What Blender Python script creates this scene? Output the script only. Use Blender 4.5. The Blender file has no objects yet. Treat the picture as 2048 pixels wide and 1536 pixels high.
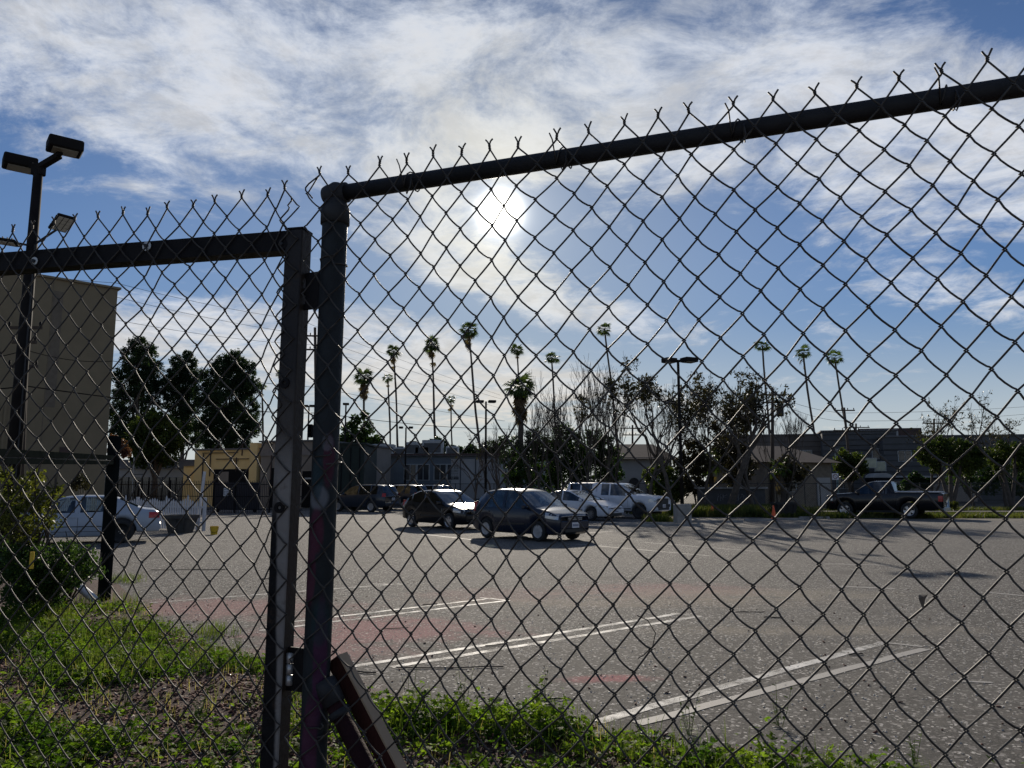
import bpy, math, random
import numpy as np
from mathutils import Vector, Matrix
random.seed(7); rng = np.random.default_rng(7)
R = math.radians
S = bpy.context.scene
COL = S.collection
PI = math.pi

# ---------------------------------------------------------------- camera
F = 1538.0; PITCH = R(7.59); CH = 1.6
cam = bpy.data.cameras.new('camera'); cam.sensor_width = 36; cam.lens = 36*F/2048; cam.clip_end = 3000; cam.clip_start = .05
co = bpy.data.objects.new('camera', cam); COL.objects.link(co)
co.location = (0, 0, CH); co.rotation_euler = (R(90)+PITCH, 0, 0)
S.camera = co
def ray(px, py):
    a = (px-1024)/F; b = (768-py)/F
    return a, math.cos(PITCH)-b*math.sin(PITCH), math.sin(PITCH)+b*math.cos(PITCH)
def at(px, py, Y):
    a, y, z = ray(px, py); k = Y/y
    return Vector((a*k, Y, CH+z*k))
def gp(px, py, h=0.0):
    a, y, z = ray(px, py); k = (h-CH)/z
    return Vector((a*k, y*k, h))
def pxm(Y): return F/Y

# ---------------------------------------------------------------- sun, sky, exposure
SAZ, SEL = math.atan2(-.0156, .9617), math.atan2(.3531, .9617)
sdir = Vector((math.sin(SAZ)*math.cos(SEL), math.cos(SAZ)*math.cos(SEL), math.sin(SEL)))
sl = bpy.data.lights.new('sun', 'SUN'); sl.energy = 5.0; sl.angle = R(.6); sl.color = (1, .90, .76)
so = bpy.data.objects.new('sun', sl); COL.objects.link(so); so.location = sdir*50
so.rotation_euler = (-sdir).to_track_quat('-Z', 'Y').to_euler()
S.view_settings.view_transform = 'Standard'; S.view_settings.look = 'None'
S.view_settings.exposure = 0.0; S.view_settings.gamma = 1; S.view_settings.use_curve_mapping = False
S.cycles.max_bounces = 6; S.cycles.transparent_max_bounces = 12; S.cycles.caustics_reflective = False; S.cycles.caustics_refractive = False
S.cycles.sample_clamp_indirect = 3.0
W = bpy.data.worlds.new('World'); S.world = W; W.use_nodes = True
class NG:
    """tiny expression helper for shader node trees"""
    def __init__(s, nt): s.nt = nt; s.n = nt.nodes; s.l = nt.links
    def node(s, t, **k):
        n = s.n.new(t)
        for a, v in k.items(): setattr(n, a, v)
        return n
    def put(s, sock, v):
        if isinstance(v, bpy.types.NodeSocket): s.l.new(v, sock)
        else: sock.default_value = v
    def m(s, op, a, b=None, c=None):
        n = s.node('ShaderNodeMath', operation=op); s.put(n.inputs[0], a)
        if b is not None: s.put(n.inputs[1], b)
        if c is not None: s.put(n.inputs[2], c)
        return n.outputs[0]
    def vm(s, op, a, b=None, out=0):
        n = s.node('ShaderNodeVectorMath', operation=op); s.put(n.inputs[0], a)
        if b is not None: s.put(n.inputs[1], b)
        return n.outputs[out]
    def scale(s, a, k):
        n = s.node('ShaderNodeVectorMath', operation='SCALE'); s.put(n.inputs[0], a); s.put(n.inputs[3], k); return n.outputs[0]
    def xyz(s, v):
        n = s.node('ShaderNodeSeparateXYZ'); s.put(n.inputs[0], v); return n.outputs
    def comb(s, x, y, z):
        n = s.node('ShaderNodeCombineXYZ')
        for i, v in enumerate((x, y, z)): s.put(n.inputs[i], v)
        return n.outputs[0]
    def noise(s, vec, sc, det=4, rough=.55, dist=0, col=False):
        n = s.node('ShaderNodeTexNoise'); s.put(n.inputs['Vector'], vec); n.inputs['Scale'].default_value = sc
        n.inputs['Detail'].default_value = det; n.inputs['Roughness'].default_value = rough; n.inputs['Distortion'].default_value = dist
        return n.outputs['Color' if col else 'Fac']
    def ramp(s, v, lo, hi, a=0.0, b=1.0, smooth=True):
        n = s.node('ShaderNodeMapRange'); n.interpolation_type = 'SMOOTHSTEP' if smooth else 'LINEAR'
        s.put(n.inputs[0], v); n.inputs[1].default_value = lo; n.inputs[2].default_value = hi
        n.inputs[3].default_value = a; n.inputs[4].default_value = b; return n.outputs[0]
    def mix(s, f, a, b, blend='MIX'):
        n = s.node('ShaderNodeMix', data_type='RGBA', blend_type=blend); s.put(n.inputs[0], f)
        for i, v in ((6, a), (7, b)):
            if isinstance(v, tuple) and len(v) == 3: v = (*v, 1)
            s.put(n.inputs[i], v)
        return n.outputs[2]
g = NG(W.node_tree); g.n.clear()
tc = g.node('ShaderNodeTexCoord').outputs['Generated']
D = g.vm('NORMALIZE', tc); dx, dy, dz = g.xyz(D)
sky = g.node('ShaderNodeTexSky', sky_type='NISHITA', sun_disc=False, sun_elevation=SEL, sun_rotation=SAZ, altitude=100, air_density=1.0, dust_density=.5, ozone_density=2.0)
az = g.m('ARCTAN2', dx, dy); el = g.m('ARCSINE', dz)
# cloud layer seen on a plane high above, so the streaks draw together towards the horizon
zz = g.m('ADD', g.m('MAXIMUM', dz, 0.0), .13)
P = g.comb(g.m('DIVIDE', dx, zz), g.m('DIVIDE', dy, zz), 0.0)
warp = g.scale(g.vm('SUBTRACT', g.noise(P, 1.1, 3, .5, col=True), (.5, .5, .5)), .55)
P2 = g.vm('ADD', P, warp)
rotm = g.node('ShaderNodeMapping'); rotm.inputs['Rotation'].default_value = (0, 0, R(24)); rotm.inputs['Scale'].default_value = (1.0, 2.6, 1)
g.put(rotm.inputs[0], P2)
n1 = g.noise(rotm.outputs[0], 1.5, 10, .62)          # streaky cirrus
n2 = g.noise(P2, 2.9, 10, .66, .25)                      # rolls and puffs
n3 = g.noise(P2, 9.5, 8, .68)
def azel(px, py):
    a, y, z = ray(px, py); return math.atan2(a, y), math.atan2(z, math.hypot(a, y))
#        px    py   rx   ry  rot  weight
BL = [(850, 170, 560, 130, 3, .62), (190, 140, 420, 85, 12, .60), (640, 265, 260, 55, 8, .34), (1450, 170, 420, 120, 5, .52), (1750, 270, 330, 85, 10, .50),
      (1950, 360, 200, 60, 5, .42), (1250, 290, 300, 45, 0, .30),
      (350, 385, 130, 16, -4, .34), (300, 300, 150, 18, 20, .30), (930, 470, 130, 60, 30, .42), (1060, 575, 270, 38, 14, .62), (900, 520, 110, 35, 30, .3),
      (1950, 590, 190, 45, 22, .44), (1700, 670, 130, 18, 20, .26), (1780, 750, 120, 14, 0, .16), (1560, 800, 200, 30, 0, .14),
      (420, 665, 380, 52, 0, .85), (760, 715, 260, 48, 6, .74), (980, 775, 330, 55, 5, .56), (1180, 640, 170, 26, 12, .34), (300, 760, 250, 25, 0, .22), (700, 850, 600, 30, 0, .22),
      (2300, 250, 350, 160, 0, .45), (-300, 100, 350, 120, 0, .45), (900, -450, 900, 250, 0, .4)]
cov = None
for px, py, rx, ry, rot, w in BL:
    A, E = azel(px, py); k = 1/F
    c, s_ = math.cos(R(-rot)), math.sin(R(-rot))
    da = g.m('SUBTRACT', az, A); de = g.m('SUBTRACT', el, E)
    u = g.m('DIVIDE', g.m('ADD', g.m('MULTIPLY', da, c), g.m('MULTIPLY', de, s_)), rx*k)
    v = g.m('DIVIDE', g.m('SUBTRACT', g.m('MULTIPLY', de, c), g.m('MULTIPLY', da, s_)), ry*k)
    q = g.m('ADD', g.m('MULTIPLY', u, u), g.m('MULTIPLY', v, v))
    e = g.m('MULTIPLY', g.m('EXPONENT', g.m('MULTIPLY', q, -.7)), w)
    cov = e if cov is None else g.m('ADD', cov, e)
cov = g.m('MINIMUM', g.m('MULTIPLY', cov, 1.16), .80)
# away from the view the sky goes on with broken cloud of the same kind
front = g.ramp(dy, -.2, .55); cov = g.m('ADD', g.m('MULTIPLY', cov, front), g.m('MULTIPLY', g.m('SUBTRACT', 1.0, front), .34))
nn = g.m('ADD', g.m('ADD', g.m('MULTIPLY', n1, .38), g.m('MULTIPLY', n2, .85)), g.m('MULTIPLY', n3, .52))  # mean about .87
dens = g.m('ADD', g.m('MULTIPLY', g.m('SUBTRACT', nn, .875), 2.05), g.m('SUBTRACT', cov, .30))
alpha = g.ramp(dens, -.10, .62, 0, .95)
ca = g.vm('DOT_PRODUCT', D, tuple(sdir), out=1)
ang = g.m('ARCCOSINE', g.m('MINIMUM', ca, .999999))
def gl(sig, amp): return g.m('MULTIPLY', g.m('EXPONENT', g.m('MULTIPLY', ang, -1/sig)), amp)
def gauss(sig, amp): return g.m('MULTIPLY', g.m('EXPONENT', g.m('MULTIPLY', g.m('MULTIPLY', ang, ang), -1/(sig*sig))), amp)
SKYK = .10
bal = g.mix(1.0, sky.outputs[0], (.62, .82, 1.13), 'MULTIPLY')
# Nishita is far brighter round the sun than a phone's picture; compress it
lum = g.vm('DOT_PRODUCT', bal, (.2126, .7152, .0722), out=1)
comp = g.m('DIVIDE', 1.0, g.m('ADD', 1.0, g.m('MULTIPLY', lum, .16)))
base = g.scale(bal, comp)
base = g.mix(g.m('MULTIPLY', g.ramp(el, R(-2), R(13), 1, 0), .85), base, (6.7, 7.0, 7.1))
base = g.mix(1.0, base, g.ramp(el, R(12), R(42), 1.0, .72), 'MULTIPLY')
thick = g.ramp(dens, .25, 1.0)
cl = g.mix(thick, (6.0, 6.5, 7.4), (6.8, 6.9, 7.2))
shade = g.ramp(g.noise(P2, 5.0, 9, .72), .36, .62, .82, 1.10)
cl = g.scale(cl, shade)
cl = g.mix(gauss(.15, .60), cl, (8.7, 8.4, 7.1))
lowmix = g.ramp(el, R(2), R(14), 1, 0); cl = g.mix(g.m('MULTIPLY', lowmix, .8), cl, (8.3, 7.6, 6.3))
skyc = g.mix(alpha, base, cl)
gw = g.m('ADD', gauss(.0165, 90.0), g.m('ADD', gauss(.027, 12.0), gauss(.080, 2.0)))
fin = g.vm('ADD', skyc, g.scale((1.0, .96, .84), gw))
bg = g.node('ShaderNodeBackground'); g.put(bg.inputs[0], fin); bg.inputs[1].default_value = SKYK
wo = g.node('ShaderNodeOutputWorld'); g.l.new(bg.outputs[0], wo.inputs[0])

# ---------------------------------------------------------------- materials
def mat(name, col, rough=.8, var=.25, scale=3.0, col2=None, bump=.0, bscale=40, metal=0.0, spec=.5, extra=None, coords='Object', stretch=None):
    m = bpy.data.materials.new(name); m.use_nodes = True; h = NG(m.node_tree); b = m.node_tree.nodes['Principled BSDF']
    t = h.node('ShaderNodeTexCoord').outputs[coords]
    if stretch:
        mp = h.node('ShaderNodeMapping'); mp.inputs['Scale'].default_value = stretch; h.put(mp.inputs[0], t); t = mp.outputs[0]
    c2 = col2 or tuple(c*(1-var) for c in col)
    c = h.mix(h.ramp(h.noise(t, scale, 6, .6), .3, .7), c2, col)
    if extra: c = extra(h, t, c)
    h.put(b.inputs['Base Color'], c)
    b.inputs['Roughness'].default_value = rough; b.inputs['Metallic'].default_value = metal; b.inputs['Specular IOR Level'].default_value = spec
    if bump:
        bn = h.node('ShaderNodeBump'); bn.inputs['Strength'].default_value = bump; bn.inputs['Distance'].default_value = .02
        h.put(bn.inputs['Height'], h.noise(t, bscale, 5, .6)); h.put(b.inputs['Normal'], bn.outputs[0])
    return m
def leafmat(name, col, col2, trans=.5, rough=.5, sc=3.0, glow=1.35):
    m = bpy.data.materials.new(name); m.use_nodes = True; h = NG(m.node_tree); nt = m.node_tree; b = nt.nodes['Principled BSDF']; out = nt.nodes['Material Output']
    t = h.node('ShaderNodeTexCoord').outputs['Object']
    c = h.mix(h.ramp(h.noise(t, sc, 3), .35, .65), col, col2)
    hs = h.node('ShaderNodeHueSaturation'); h.put(hs.inputs['Color'], c); h.put(hs.inputs['Value'], h.ramp(h.noise(t, 60, 1), .3, .7, .6, 1.4))
    c = hs.outputs[0]
    h.put(b.inputs['Base Color'], c); b.inputs['Roughness'].default_value = rough; b.inputs['Specular IOR Level'].default_value = .12
    tr = h.node('ShaderNodeBsdfTranslucent'); h.put(tr.inputs[0], h.mix(1.0, c, (glow, glow*1.1, glow*.45), 'MULTIPLY'))
    mx = h.node('ShaderNodeMixShader'); mx.inputs[0].default_value = trans
    h.l.new(b.outputs[0], mx.inputs[1]); h.l.new(tr.outputs[0], mx.inputs[2]); h.l.new(mx.outputs[0], out.inputs[0]); return m
def glassmat(name, tint, alpha=.35, rough=.03):
    m = bpy.data.materials.new(name); m.use_nodes = True; h = NG(m.node_tree); nt = m.node_tree; out = nt.nodes['Material Output']; nt.nodes.remove(nt.nodes['Principled BSDF'])
    tr = h.node('ShaderNodeBsdfTransparent'); tr.inputs[0].default_value = (*tint, 1)
    gs = h.node('ShaderNodeBsdfGlossy'); gs.inputs['Roughness'].default_value = rough; gs.inputs[0].default_value = (.9, .95, 1, 1)
    lw = h.node('ShaderNodeLayerWeight'); fr_ = h.m('ADD', h.m('MULTIPLY', h.m('POWER', lw.outputs['Facing'], 4.0), .75), .045)
    t = h.node('ShaderNodeTexCoord').outputs['Object']
    mx = h.node('ShaderNodeMixShader'); h.put(mx.inputs[0], h.m('ADD', fr_, h.ramp(h.noise(t, 4, 4), .4, .8, .02, .10)))
    h.l.new(tr.outputs[0], mx.inputs[1]); h.l.new(gs.outputs[0], mx.inputs[2]); h.l.new(mx.outputs[0], out.inputs[0]); return m
def carpaint(name, col, rough=.25, dust=.2):
    m = mat(name, col, rough, .12, 1.2); b = m.node_tree.nodes['Principled BSDF']; b.inputs['Coat Weight'].default_value = .35; b.inputs['Specular IOR Level'].default_value = .3; b.inputs['Coat Roughness'].default_value = .05
    return m

# ---------------------------------------------------------------- mesh helpers
class MB:
    def __init__(s): s.v = []; s.f = []
    def add(s, vs, fs):
        o = len(s.v); s.v += [tuple(v) for v in vs]; s.f += [tuple(i+o for i in f) for f in fs]; return s
    def box(s, c, d, rz=0.0, M=None, bev=0.0):
        x, y, z = (q/2 for q in d); b = min(bev, x*.9, y*.9, z*.9)
        if b <= 0:
            vs = [Vector((i*x, j*y, k*z)) for i in (-1, 1) for j in (-1, 1) for k in (-1, 1)]
            fs = [(0, 1, 3, 2), (4, 6, 7, 5), (0, 4, 5, 1), (2, 3, 7, 6), (0, 2, 6, 4), (1, 5, 7, 3)]
        else:
            vs = []; idx = {}
            for i in (-1, 1):
                for j in (-1, 1):
                    for k in (-1, 1):
                        for ax in range(3):
                            p = [i*(x-b), j*(y-b), k*(z-b)]; p[ax] = (i*x, j*y, k*z)[ax]; idx[(i, j, k, ax)] = len(vs); vs.append(Vector(p))
            fs = []
            for ax in range(3):
                o1, o2 = [(1, 2), (2, 0), (0, 1)][ax]
                for sg in (-1, 1):
                    q = []
                    for (m_, n_) in ((-1, -1), (1, -1), (1, 1), (-1, 1)):
                        t = [0, 0, 0]; t[ax] = sg; t[o1] = m_; t[o2] = n_; q.append(idx[(*t, ax)])
                    fs.append(tuple(q if sg > 0 else q[::-1]))
            for a1 in range(3):
                for a2 in range(a1+1, 3):
                    a3 = 3-a1-a2
                    for s1 in (-1, 1):
                        for s2 in (-1, 1):
                            t = [0, 0, 0]; t[a1] = s1; t[a2] = s2; q = []
                            for s3, aa in ((-1, a1), (1, a1), (1, a2), (-1, a2)):
                                t[a3] = s3; q.append(idx[(*t, aa)])
                            fs.append(tuple(q))
            for i in (-1, 1):
                for j in (-1, 1):
                    for k in (-1, 1): fs.append(tuple(idx[(i, j, k, a)] for a in range(3)))
        if M is None: M = Matrix.Rotation(rz, 4, 'Z')
        c = Vector(c); return s.add([c+(M @ v) for v in vs], fs)
    def beam(s, a, b, w, h, up=(0, 0, 1)):
        a, b = Vector(a), Vector(b); d = (b-a); L = d.length; d.normalize(); u = Vector(up)
        side = d.cross(u); side = side.normalized() if side.length > 1e-4 else Vector((1, 0, 0)); u = side.cross(d).normalized()
        M = Matrix((d, -side, u)).transposed().to_4x4(); return s.box((a+b)/2, (L, w, h), M=M)
    def tube(s, pts, r, n=6, cap=True):
        P = [Vector(p) for p in pts]; rs = r if hasattr(r, '__len__') else [r]*len(P)
        vs = []; fs = []; prev = None
        for i, p in enumerate(P):
            t = (P[min(i+1, len(P)-1)]-P[max(i-1, 0)])
            t = t.normalized() if t.length > 1e-9 else Vector((0, 0, 1))
            if prev is None:
                a = t.cross(Vector((0, 0, 1)) if abs(t.z) < .9 else Vector((1, 0, 0))).normalized()
            else:
                a = prev-t*prev.dot(t); a = a.normalized() if a.length > 1e-6 else t.orthogonal().normalized()
            prev = a; b = t.cross(a)
            for k in range(n):
                an = 2*PI*k/n; vs.append(p+(a*math.cos(an)+b*math.sin(an))*rs[i])
        for i in range(len(P)-1):
            for k in range(n):
                k2 = (k+1) % n; fs.append((i*n+k, i*n+k2, (i+1)*n+k2, (i+1)*n+k))
        if cap: fs.append(tuple(range(n))[::-1]); fs.append(tuple((len(P)-1)*n+k for k in range(n)))
        return s.add(vs, fs)
    def lathe(s, prof, c=(0, 0, 0), n=20, M=None):
        """profile of (radius, height) about local z"""
        vs = []; fs = []; M = M or Matrix.Identity(4); c = Vector(c)
        for r, z in prof:
            for k in range(n): an = 2*PI*k/n; vs.append(c+(M @ Vector((r*math.cos(an), r*math.sin(an), z))))
        for i in range(len(prof)-1):
            for k in range(n): k2 = (k+1) % n; fs.append((i*n+k, i*n+k2, (i+1)*n+k2, (i+1)*n+k))
        return s.add(vs, fs)
    def quad(s, a, b, c, d): return s.add([a, b, c, d], [(0, 1, 2, 3)])
    def prism(s, poly, z0, z1):
        n = len(poly); vs = [(p[0], p[1], z0) for p in poly]+[(p[0], p[1], z1) for p in poly]
        return s.add(vs, [tuple(range(n))[::-1], tuple(range(n, 2*n))]+[(i, (i+1) % n, n+(i+1) % n, n+i) for i in range(n)])
    def build(s, name, m, parent=None, smooth=False, loc=None, **props):
        me = bpy.data.meshes.new(name); me.from_pydata(s.v, [], s.f); me.validate(); me.update()
        return link(name, me, m, parent, smooth, loc, **props)
def link(name, me, m, parent=None, smooth=False, loc=None, **props):
    if smooth: me.polygons.foreach_set('use_smooth', [True]*len(me.polygons))
    for mm in (m if isinstance(m, (list, tuple)) else [m]): me.materials.append(mm)
    o = bpy.data.objects.new(name, me); COL.objects.link(o)
    if parent is not None: o.parent = parent
    if loc is not None: o.location = loc
    for k, v in props.items(): o[k] = v
    return o
def npmesh(name, V, Fq, m, parent=None, **props):
    """V (n,3), Fq (k, c) constant corner count"""
    me = bpy.data.meshes.new(name); n = len(V); k, c = Fq.shape
    me.vertices.add(n); me.vertices.foreach_set('co', V.astype(np.float32).ravel())
    me.loops.add(k*c); me.loops.foreach_set('vertex_index', Fq.astype(np.int32).ravel())
    me.polygons.add(k); me.polygons.foreach_set('loop_start', np.arange(0, k*c, c, dtype=np.int32)); me.polygons.foreach_set('loop_total', np.full(k, c, dtype=np.int32))
    me.update(calc_edges=True); return link(name, me, m, parent, **props)
def thing(name, label, cat, loc=(0, 0, 0), rz=0.0, group=None):
    o = bpy.data.objects.new(name, None); COL.objects.link(o); o.location = loc; o.rotation_euler = (0, 0, rz)
    o['label'] = label; o['category'] = cat
    if group: o['group'] = group
    return o
def struct(o): o['kind'] = 'structure'; return o
def tag(o, label, cat, group=None):
    o['label'] = label; o['category'] = cat
    if group: o['group'] = group
    return o
def children(o): return [c for c in bpy.data.objects if c.parent == o]
def dup(root, loc, rz, label=None, sc=None, kids=None):
    r = root.copy(); COL.objects.link(r); r.location = loc; r.rotation_euler = (0, 0, rz)
    if label: r['label'] = label
    if sc: r.scale = (sc,)*3
    for ch in (kids if kids is not None else root.children):
        c = ch.copy(); COL.objects.link(c); c.parent = r
        for gc in ch.children: d = gc.copy(); COL.objects.link(d); d.parent = c
    return r
def frames(n):
    """n random orthonormal (normal, u, v)"""
    N = rng.normal(size=(n, 3)); N /= np.linalg.norm(N, axis=1)[:, None]
    A = rng.normal(size=(n, 3)); U = np.cross(N, A); U /= np.linalg.norm(U, axis=1)[:, None]; Vv = np.cross(N, U)
    return N, U, Vv
def leaves(C, size, aspect=.5, up=0.0):
    """rhombic leaf quads, slightly folded, centred at C"""
    n = len(C); N, U, V = frames(n)
    if up: U[:, 2] = np.abs(U[:, 2])+up; U /= np.linalg.norm(U, axis=1)[:, None]; V = np.cross(N, U); V /= np.linalg.norm(V, axis=1)[:, None]
    s = (size*(.6+.8*rng.random(n)))[:, None]; a = aspect
    P = np.stack([C-U*s*.5, C+V*s*a*.5+N*s*.08, C+U*s*.5, C-V*s*a*.5+N*s*.08], 1).reshape(-1, 3)
    return P, np.arange(n*4).reshape(-1, 4)

# ================================================================ GROUND
def poly_sheet(name, pts, z, m, sub=None, **k):
    b = MB(); b.add([(p[0], p[1], z) for p in pts], [tuple(range(len(pts)))]); return struct(b.build(name, m, **k))
def asphalt_extra(h, t, c):
    def vor(sc):
        n = h.node('ShaderNodeTexVoronoi'); h.put(n.inputs['Vector'], t); n.inputs['Scale'].default_value = sc; return n.outputs['Color']
    v1 = h.vm('DOT_PRODUCT', vor(75), (.5, .3, .2), out=1); v2 = h.vm('DOT_PRODUCT', vor(32), (.3, .5, .2), out=1)
    c = h.mix(h.ramp(v1, .60, .80, 0, .55), c, (.30, .28, .25)); c = h.mix(h.ramp(v1, .36, .16, 0, .85), c, (.035, .032, .03)); v3 = h.vm('DOT_PRODUCT', vor(58), (.2, .3, .5), out=1); c = h.mix(h.ramp(v3, .76, .82, 0, .9), c, (.72, .68, .62))  # aggregate speckle; the rare palest cells are glints painted into the colour
    c = h.mix(h.ramp(v2, .74, .80, 0, .50), c, (.40, .37, .34)); c = h.mix(h.ramp(v2, .22, .14, 0, .6), c, (.05, .047, .045))
    c = h.mix(h.ramp(h.noise(t, .35, 6, .7), .42, .66, 0, .40), c, (.17, .158, .14))
    c = h.mix(h.ramp(h.noise(t, 1.1, 7, .75), .55, .70, 0, .40), c, (.085, .078, .07))
    mp = h.node('ShaderNodeMapping'); mp.inputs['Rotation'].default_value = (0, 0, .35); mp.inputs['Scale'].default_value = (.25, 2.0, 1); h.put(mp.inputs[0], t)
    c = h.mix(h.ramp(h.noise(mp.outputs[0], 1.2, 6, .7), .56, .70, 0, .35), c, (.24, .21, .175))
    # hairline cracks
    vc = h.node('ShaderNodeTexVoronoi', feature='DISTANCE_TO_EDGE'); vc.inputs['Scale'].default_value = .38
    wv = h.vm('ADD', t, h.scale(h.vm('SUBTRACT', h.noise(t, 1.3, 5, .7, col=True), (.5, .5, .5)), 1.3)); h.put(vc.inputs['Vector'], wv)
    c = h.mix(h.m('MULTIPLY', h.ramp(vc.outputs['Distance'], .006, .0, 0, .85), h.ramp(h.noise(t, .5, 3), .5, .62)), c, (.03, .028, .025))
    # oil drips
    vo = h.node('ShaderNodeTexVoronoi'); vo.inputs['Scale'].default_value = .42; h.put(vo.inputs['Vector'], t)
    c = h.mix(h.ramp(h.m('ADD', vo.outputs['Distance'], h.m('MULTIPLY', h.noise(t, 5, 5, .7), .25)), .34, .22, 0, .45), c, (.05, .045, .042))
    # chalky pink and sandy dust worn into the surface, each patch with its own ragged shape
    x, y, z = h.xyz(t); n = h.noise(t, 1.8, 7, .78); n2 = h.noise(t, 38, 4, .85)
    for (px, py, rx, ry, col, w) in [(760, 1258, 1.7, 1.0, (.36, .12, .13), .75), (640, 1300, 1.1, .8, (.36, .12, .13), .6), (430, 1215, 2.3, 1.1, (.34, .13, .13), .65), (1330, 1180, 2.0, 1.1, (.34, .13, .13), .5), (1210, 1357, .5, .18, (.42, .10, .12), .8), (985, 1190, 1.6, 1.0, (.32, .14, .13), .35), (1270, 1205, 3.4, .6, (.32, .25, .18), .4), (1500, 1188, 2.8, .8, (.30, .26, .19), .5), (1640, 1260, 2.4, .4, (.32, .27, .20), .5), (1030, 1040, 2.0, 1.0, (.32, .15, .13), .3), (600, 1390, .9, .6, (.3, .15, .12), .5)]:
        q = gp(px, py); u = h.m('DIVIDE', h.m('SUBTRACT', x, q.x), rx); v = h.m('DIVIDE', h.m('SUBTRACT', y, q.y), ry)
        e = h.m('EXPONENT', h.m('MULTIPLY', h.m('ADD', h.m('MULTIPLY', u, u), h.m('MULTIPLY', v, v)), -1.0))
        s_ = h.m('MULTIPLY', h.ramp(h.m('ADD', h.m('MULTIPLY', e, .5), n), .66, .98, 0, min(1, w*1.1)), h.ramp(n2, .38, .58, .2, 1))
        c = h.mix(h.m('MULTIPLY', s_, h.ramp(e, .04, .35)), c, col)
    return c
M_asph = mat('weathered_asphalt', (.090, .083, .074), .90, .25, 6, extra=asphalt_extra, bump=1.0, bscale=120, spec=.30)
M_soil = mat('dry_soil', (.16, .10, .065), .95, .5, 5, bump=.8, bscale=30)
M_field = mat('far_ground', (.10, .085, .06), .95, .4, .4, bump=.5, bscale=4)
M_mulch = mat('red_brown_mulch', (.085, .034, .022), .95, .75, 28, bump=1.0, bscale=60)
b = MB(); b.quad((-900, -60, -.012), (900, -60, -.012), (900, 2400, -.012), (-900, 2400, -.012)); struct(b.build('ground', M_field))
LOT = [gp(-500, 1400), gp(-60, 1128), gp(150, 1150), gp(235, 1168), gp(262, 1195), gp(330, 1262), gp(430, 1308), gp(540, 1345), gp(640, 1400), gp(790, 1428), gp(1010, 1440), gp(1260, 1478), gp(1500, 1525), gp(1750, 1560), gp(2300, 1680), gp(3200, 1850)]
LOTf = [(60, 34), (60, 39.5), gp(2048, 1041), gp(1640, 1036), gp(1400, 1029), gp(1330, 1016), (16, 60), (-40, 60), (-46, 34), (-46, 12)]
LOTP = [(p[0], p[1]) for p in LOT]+[(p[0], p[1]) for p in LOTf]
poly_sheet('parking_lot', LOTP, 0.0, M_asph)
BED = [(-9, -2), (-9, 15)]+[(p[0], p[1]+.12) for p in LOT[1:]][::1]+[(14, 2.5), (14, -2)]
# planting bed: a low rough mound of mulch between the fence and the lot
xs = np.linspace(-9, 12, 190); ys = np.linspace(-1.5, 13.5, 150)
def in_poly(x, y, P):
    c = False; n = len(P)
    for i in range(n):
        x1, y1 = P[i][:2]; x2, y2 = P[(i+1) % n][:2]
        if (y1 > y) != (y2 > y) and x < (x2-x1)*(y-y1)/(y2-y1)+x1: c = not c
    return c
LX = np.array([p[0] for p in LOT]); LY = np.array([p[1] for p in LOT])
def edge_y(x): return float(np.interp(x, LX[1:], LY[1:]))   # far edge of the planting bed at this x
def bed_h(x, y):
    d = edge_y(x)-y
    if d < -.25: return -.05
    k = max(0, min(1, (d+.1)/.7)); return .008+.05*k*(.6+.4*math.sin(x*3.1+y*2.3)*math.cos(y*1.7-x))+.012*math.sin(x*11+y*7)*k-(.03 if d < .0 else 0)
V = np.array([(x, y, bed_h(x, y)) for y in ys for x in xs]); nx, ny = len(xs), len(ys)
I = np.arange(nx*ny).reshape(ny, nx); Fq = np.stack([I[:-1, :-1], I[:-1, 1:], I[1:, 1:], I[1:, :-1]], -1).reshape(-1, 4)
struct(npmesh('planting_bed', V, Fq, M_mulch))
poly_sheet('footpath', [(-30, -14), (30, -14), (30, -1.4), (-30, -1.4)], .0, mat('sidewalk_concrete', (.3, .29, .27), .9, .2, 3))

# painted stall lines: worn white strips 4 mm above the asphalt
def worn(h, t, c):
    return c
def paintmat():
    m = bpy.data.materials.new('worn_white_paint'); m.use_nodes = True; h = NG(m.node_tree); b = m.node_tree.nodes['Principled BSDF']; out = m.node_tree.nodes['Material Output']
    t = h.node('ShaderNodeTexCoord').outputs['Object']
    h.put(b.inputs['Base Color'], h.mix(h.ramp(h.noise(t, 3, 5), .3, .7), (.50, .48, .43), (.72, .70, .65))); b.inputs['Roughness'].default_value = .7
    tr = h.node('ShaderNodeBsdfTransparent'); mx = h.node('ShaderNodeMixShader')
    h.put(mx.inputs[0], h.ramp(h.m('ADD', h.m('MULTIPLY', h.noise(t, 190, 2, .7), .6), h.m('MULTIPLY', h.noise(t, 4, 5, .7), .5)), .50, .62, .05, .92))
    h.l.new(b.outputs[0], mx.inputs[1]); h.l.new(tr.outputs[0], mx.inputs[2]); h.l.new(mx.outputs[0], out.inputs[0]); return m
M_paint = paintmat(); M_paintf = mat('faded_white_paint', (.34, .32, .29), .75, .45, 90)
def line(p, q, w=.10, m=None):
    a, c = gp(*p), gp(*q); d = (c-a); n = int(max(2, d.length/.25)); d.normalize(); s = Vector((-d.y, d.x, 0))
    b = MB(); L = (c-a).length
    for i in range(n):
        o1, o2 = a+d*L*i/n, a+d*L*(i+1)/n
        j1 = .006*math.sin(i*1.7+p[0]); j2 = .006*math.sin((i+1)*1.7+p[0])
        b.quad(o1-s*(w/2+j1), o2-s*(w/2+j2), o2+s*(w/2-j2), o1+s*(w/2-j1))
    o = b.build('stall_line', m or M_paint); o.location.z = .004; struct(o)
line((690, 1336), (1350, 1229), .085); line((783, 1335), (1398, 1233), .085); line((1342, 1227), (1404, 1233), .06)
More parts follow.
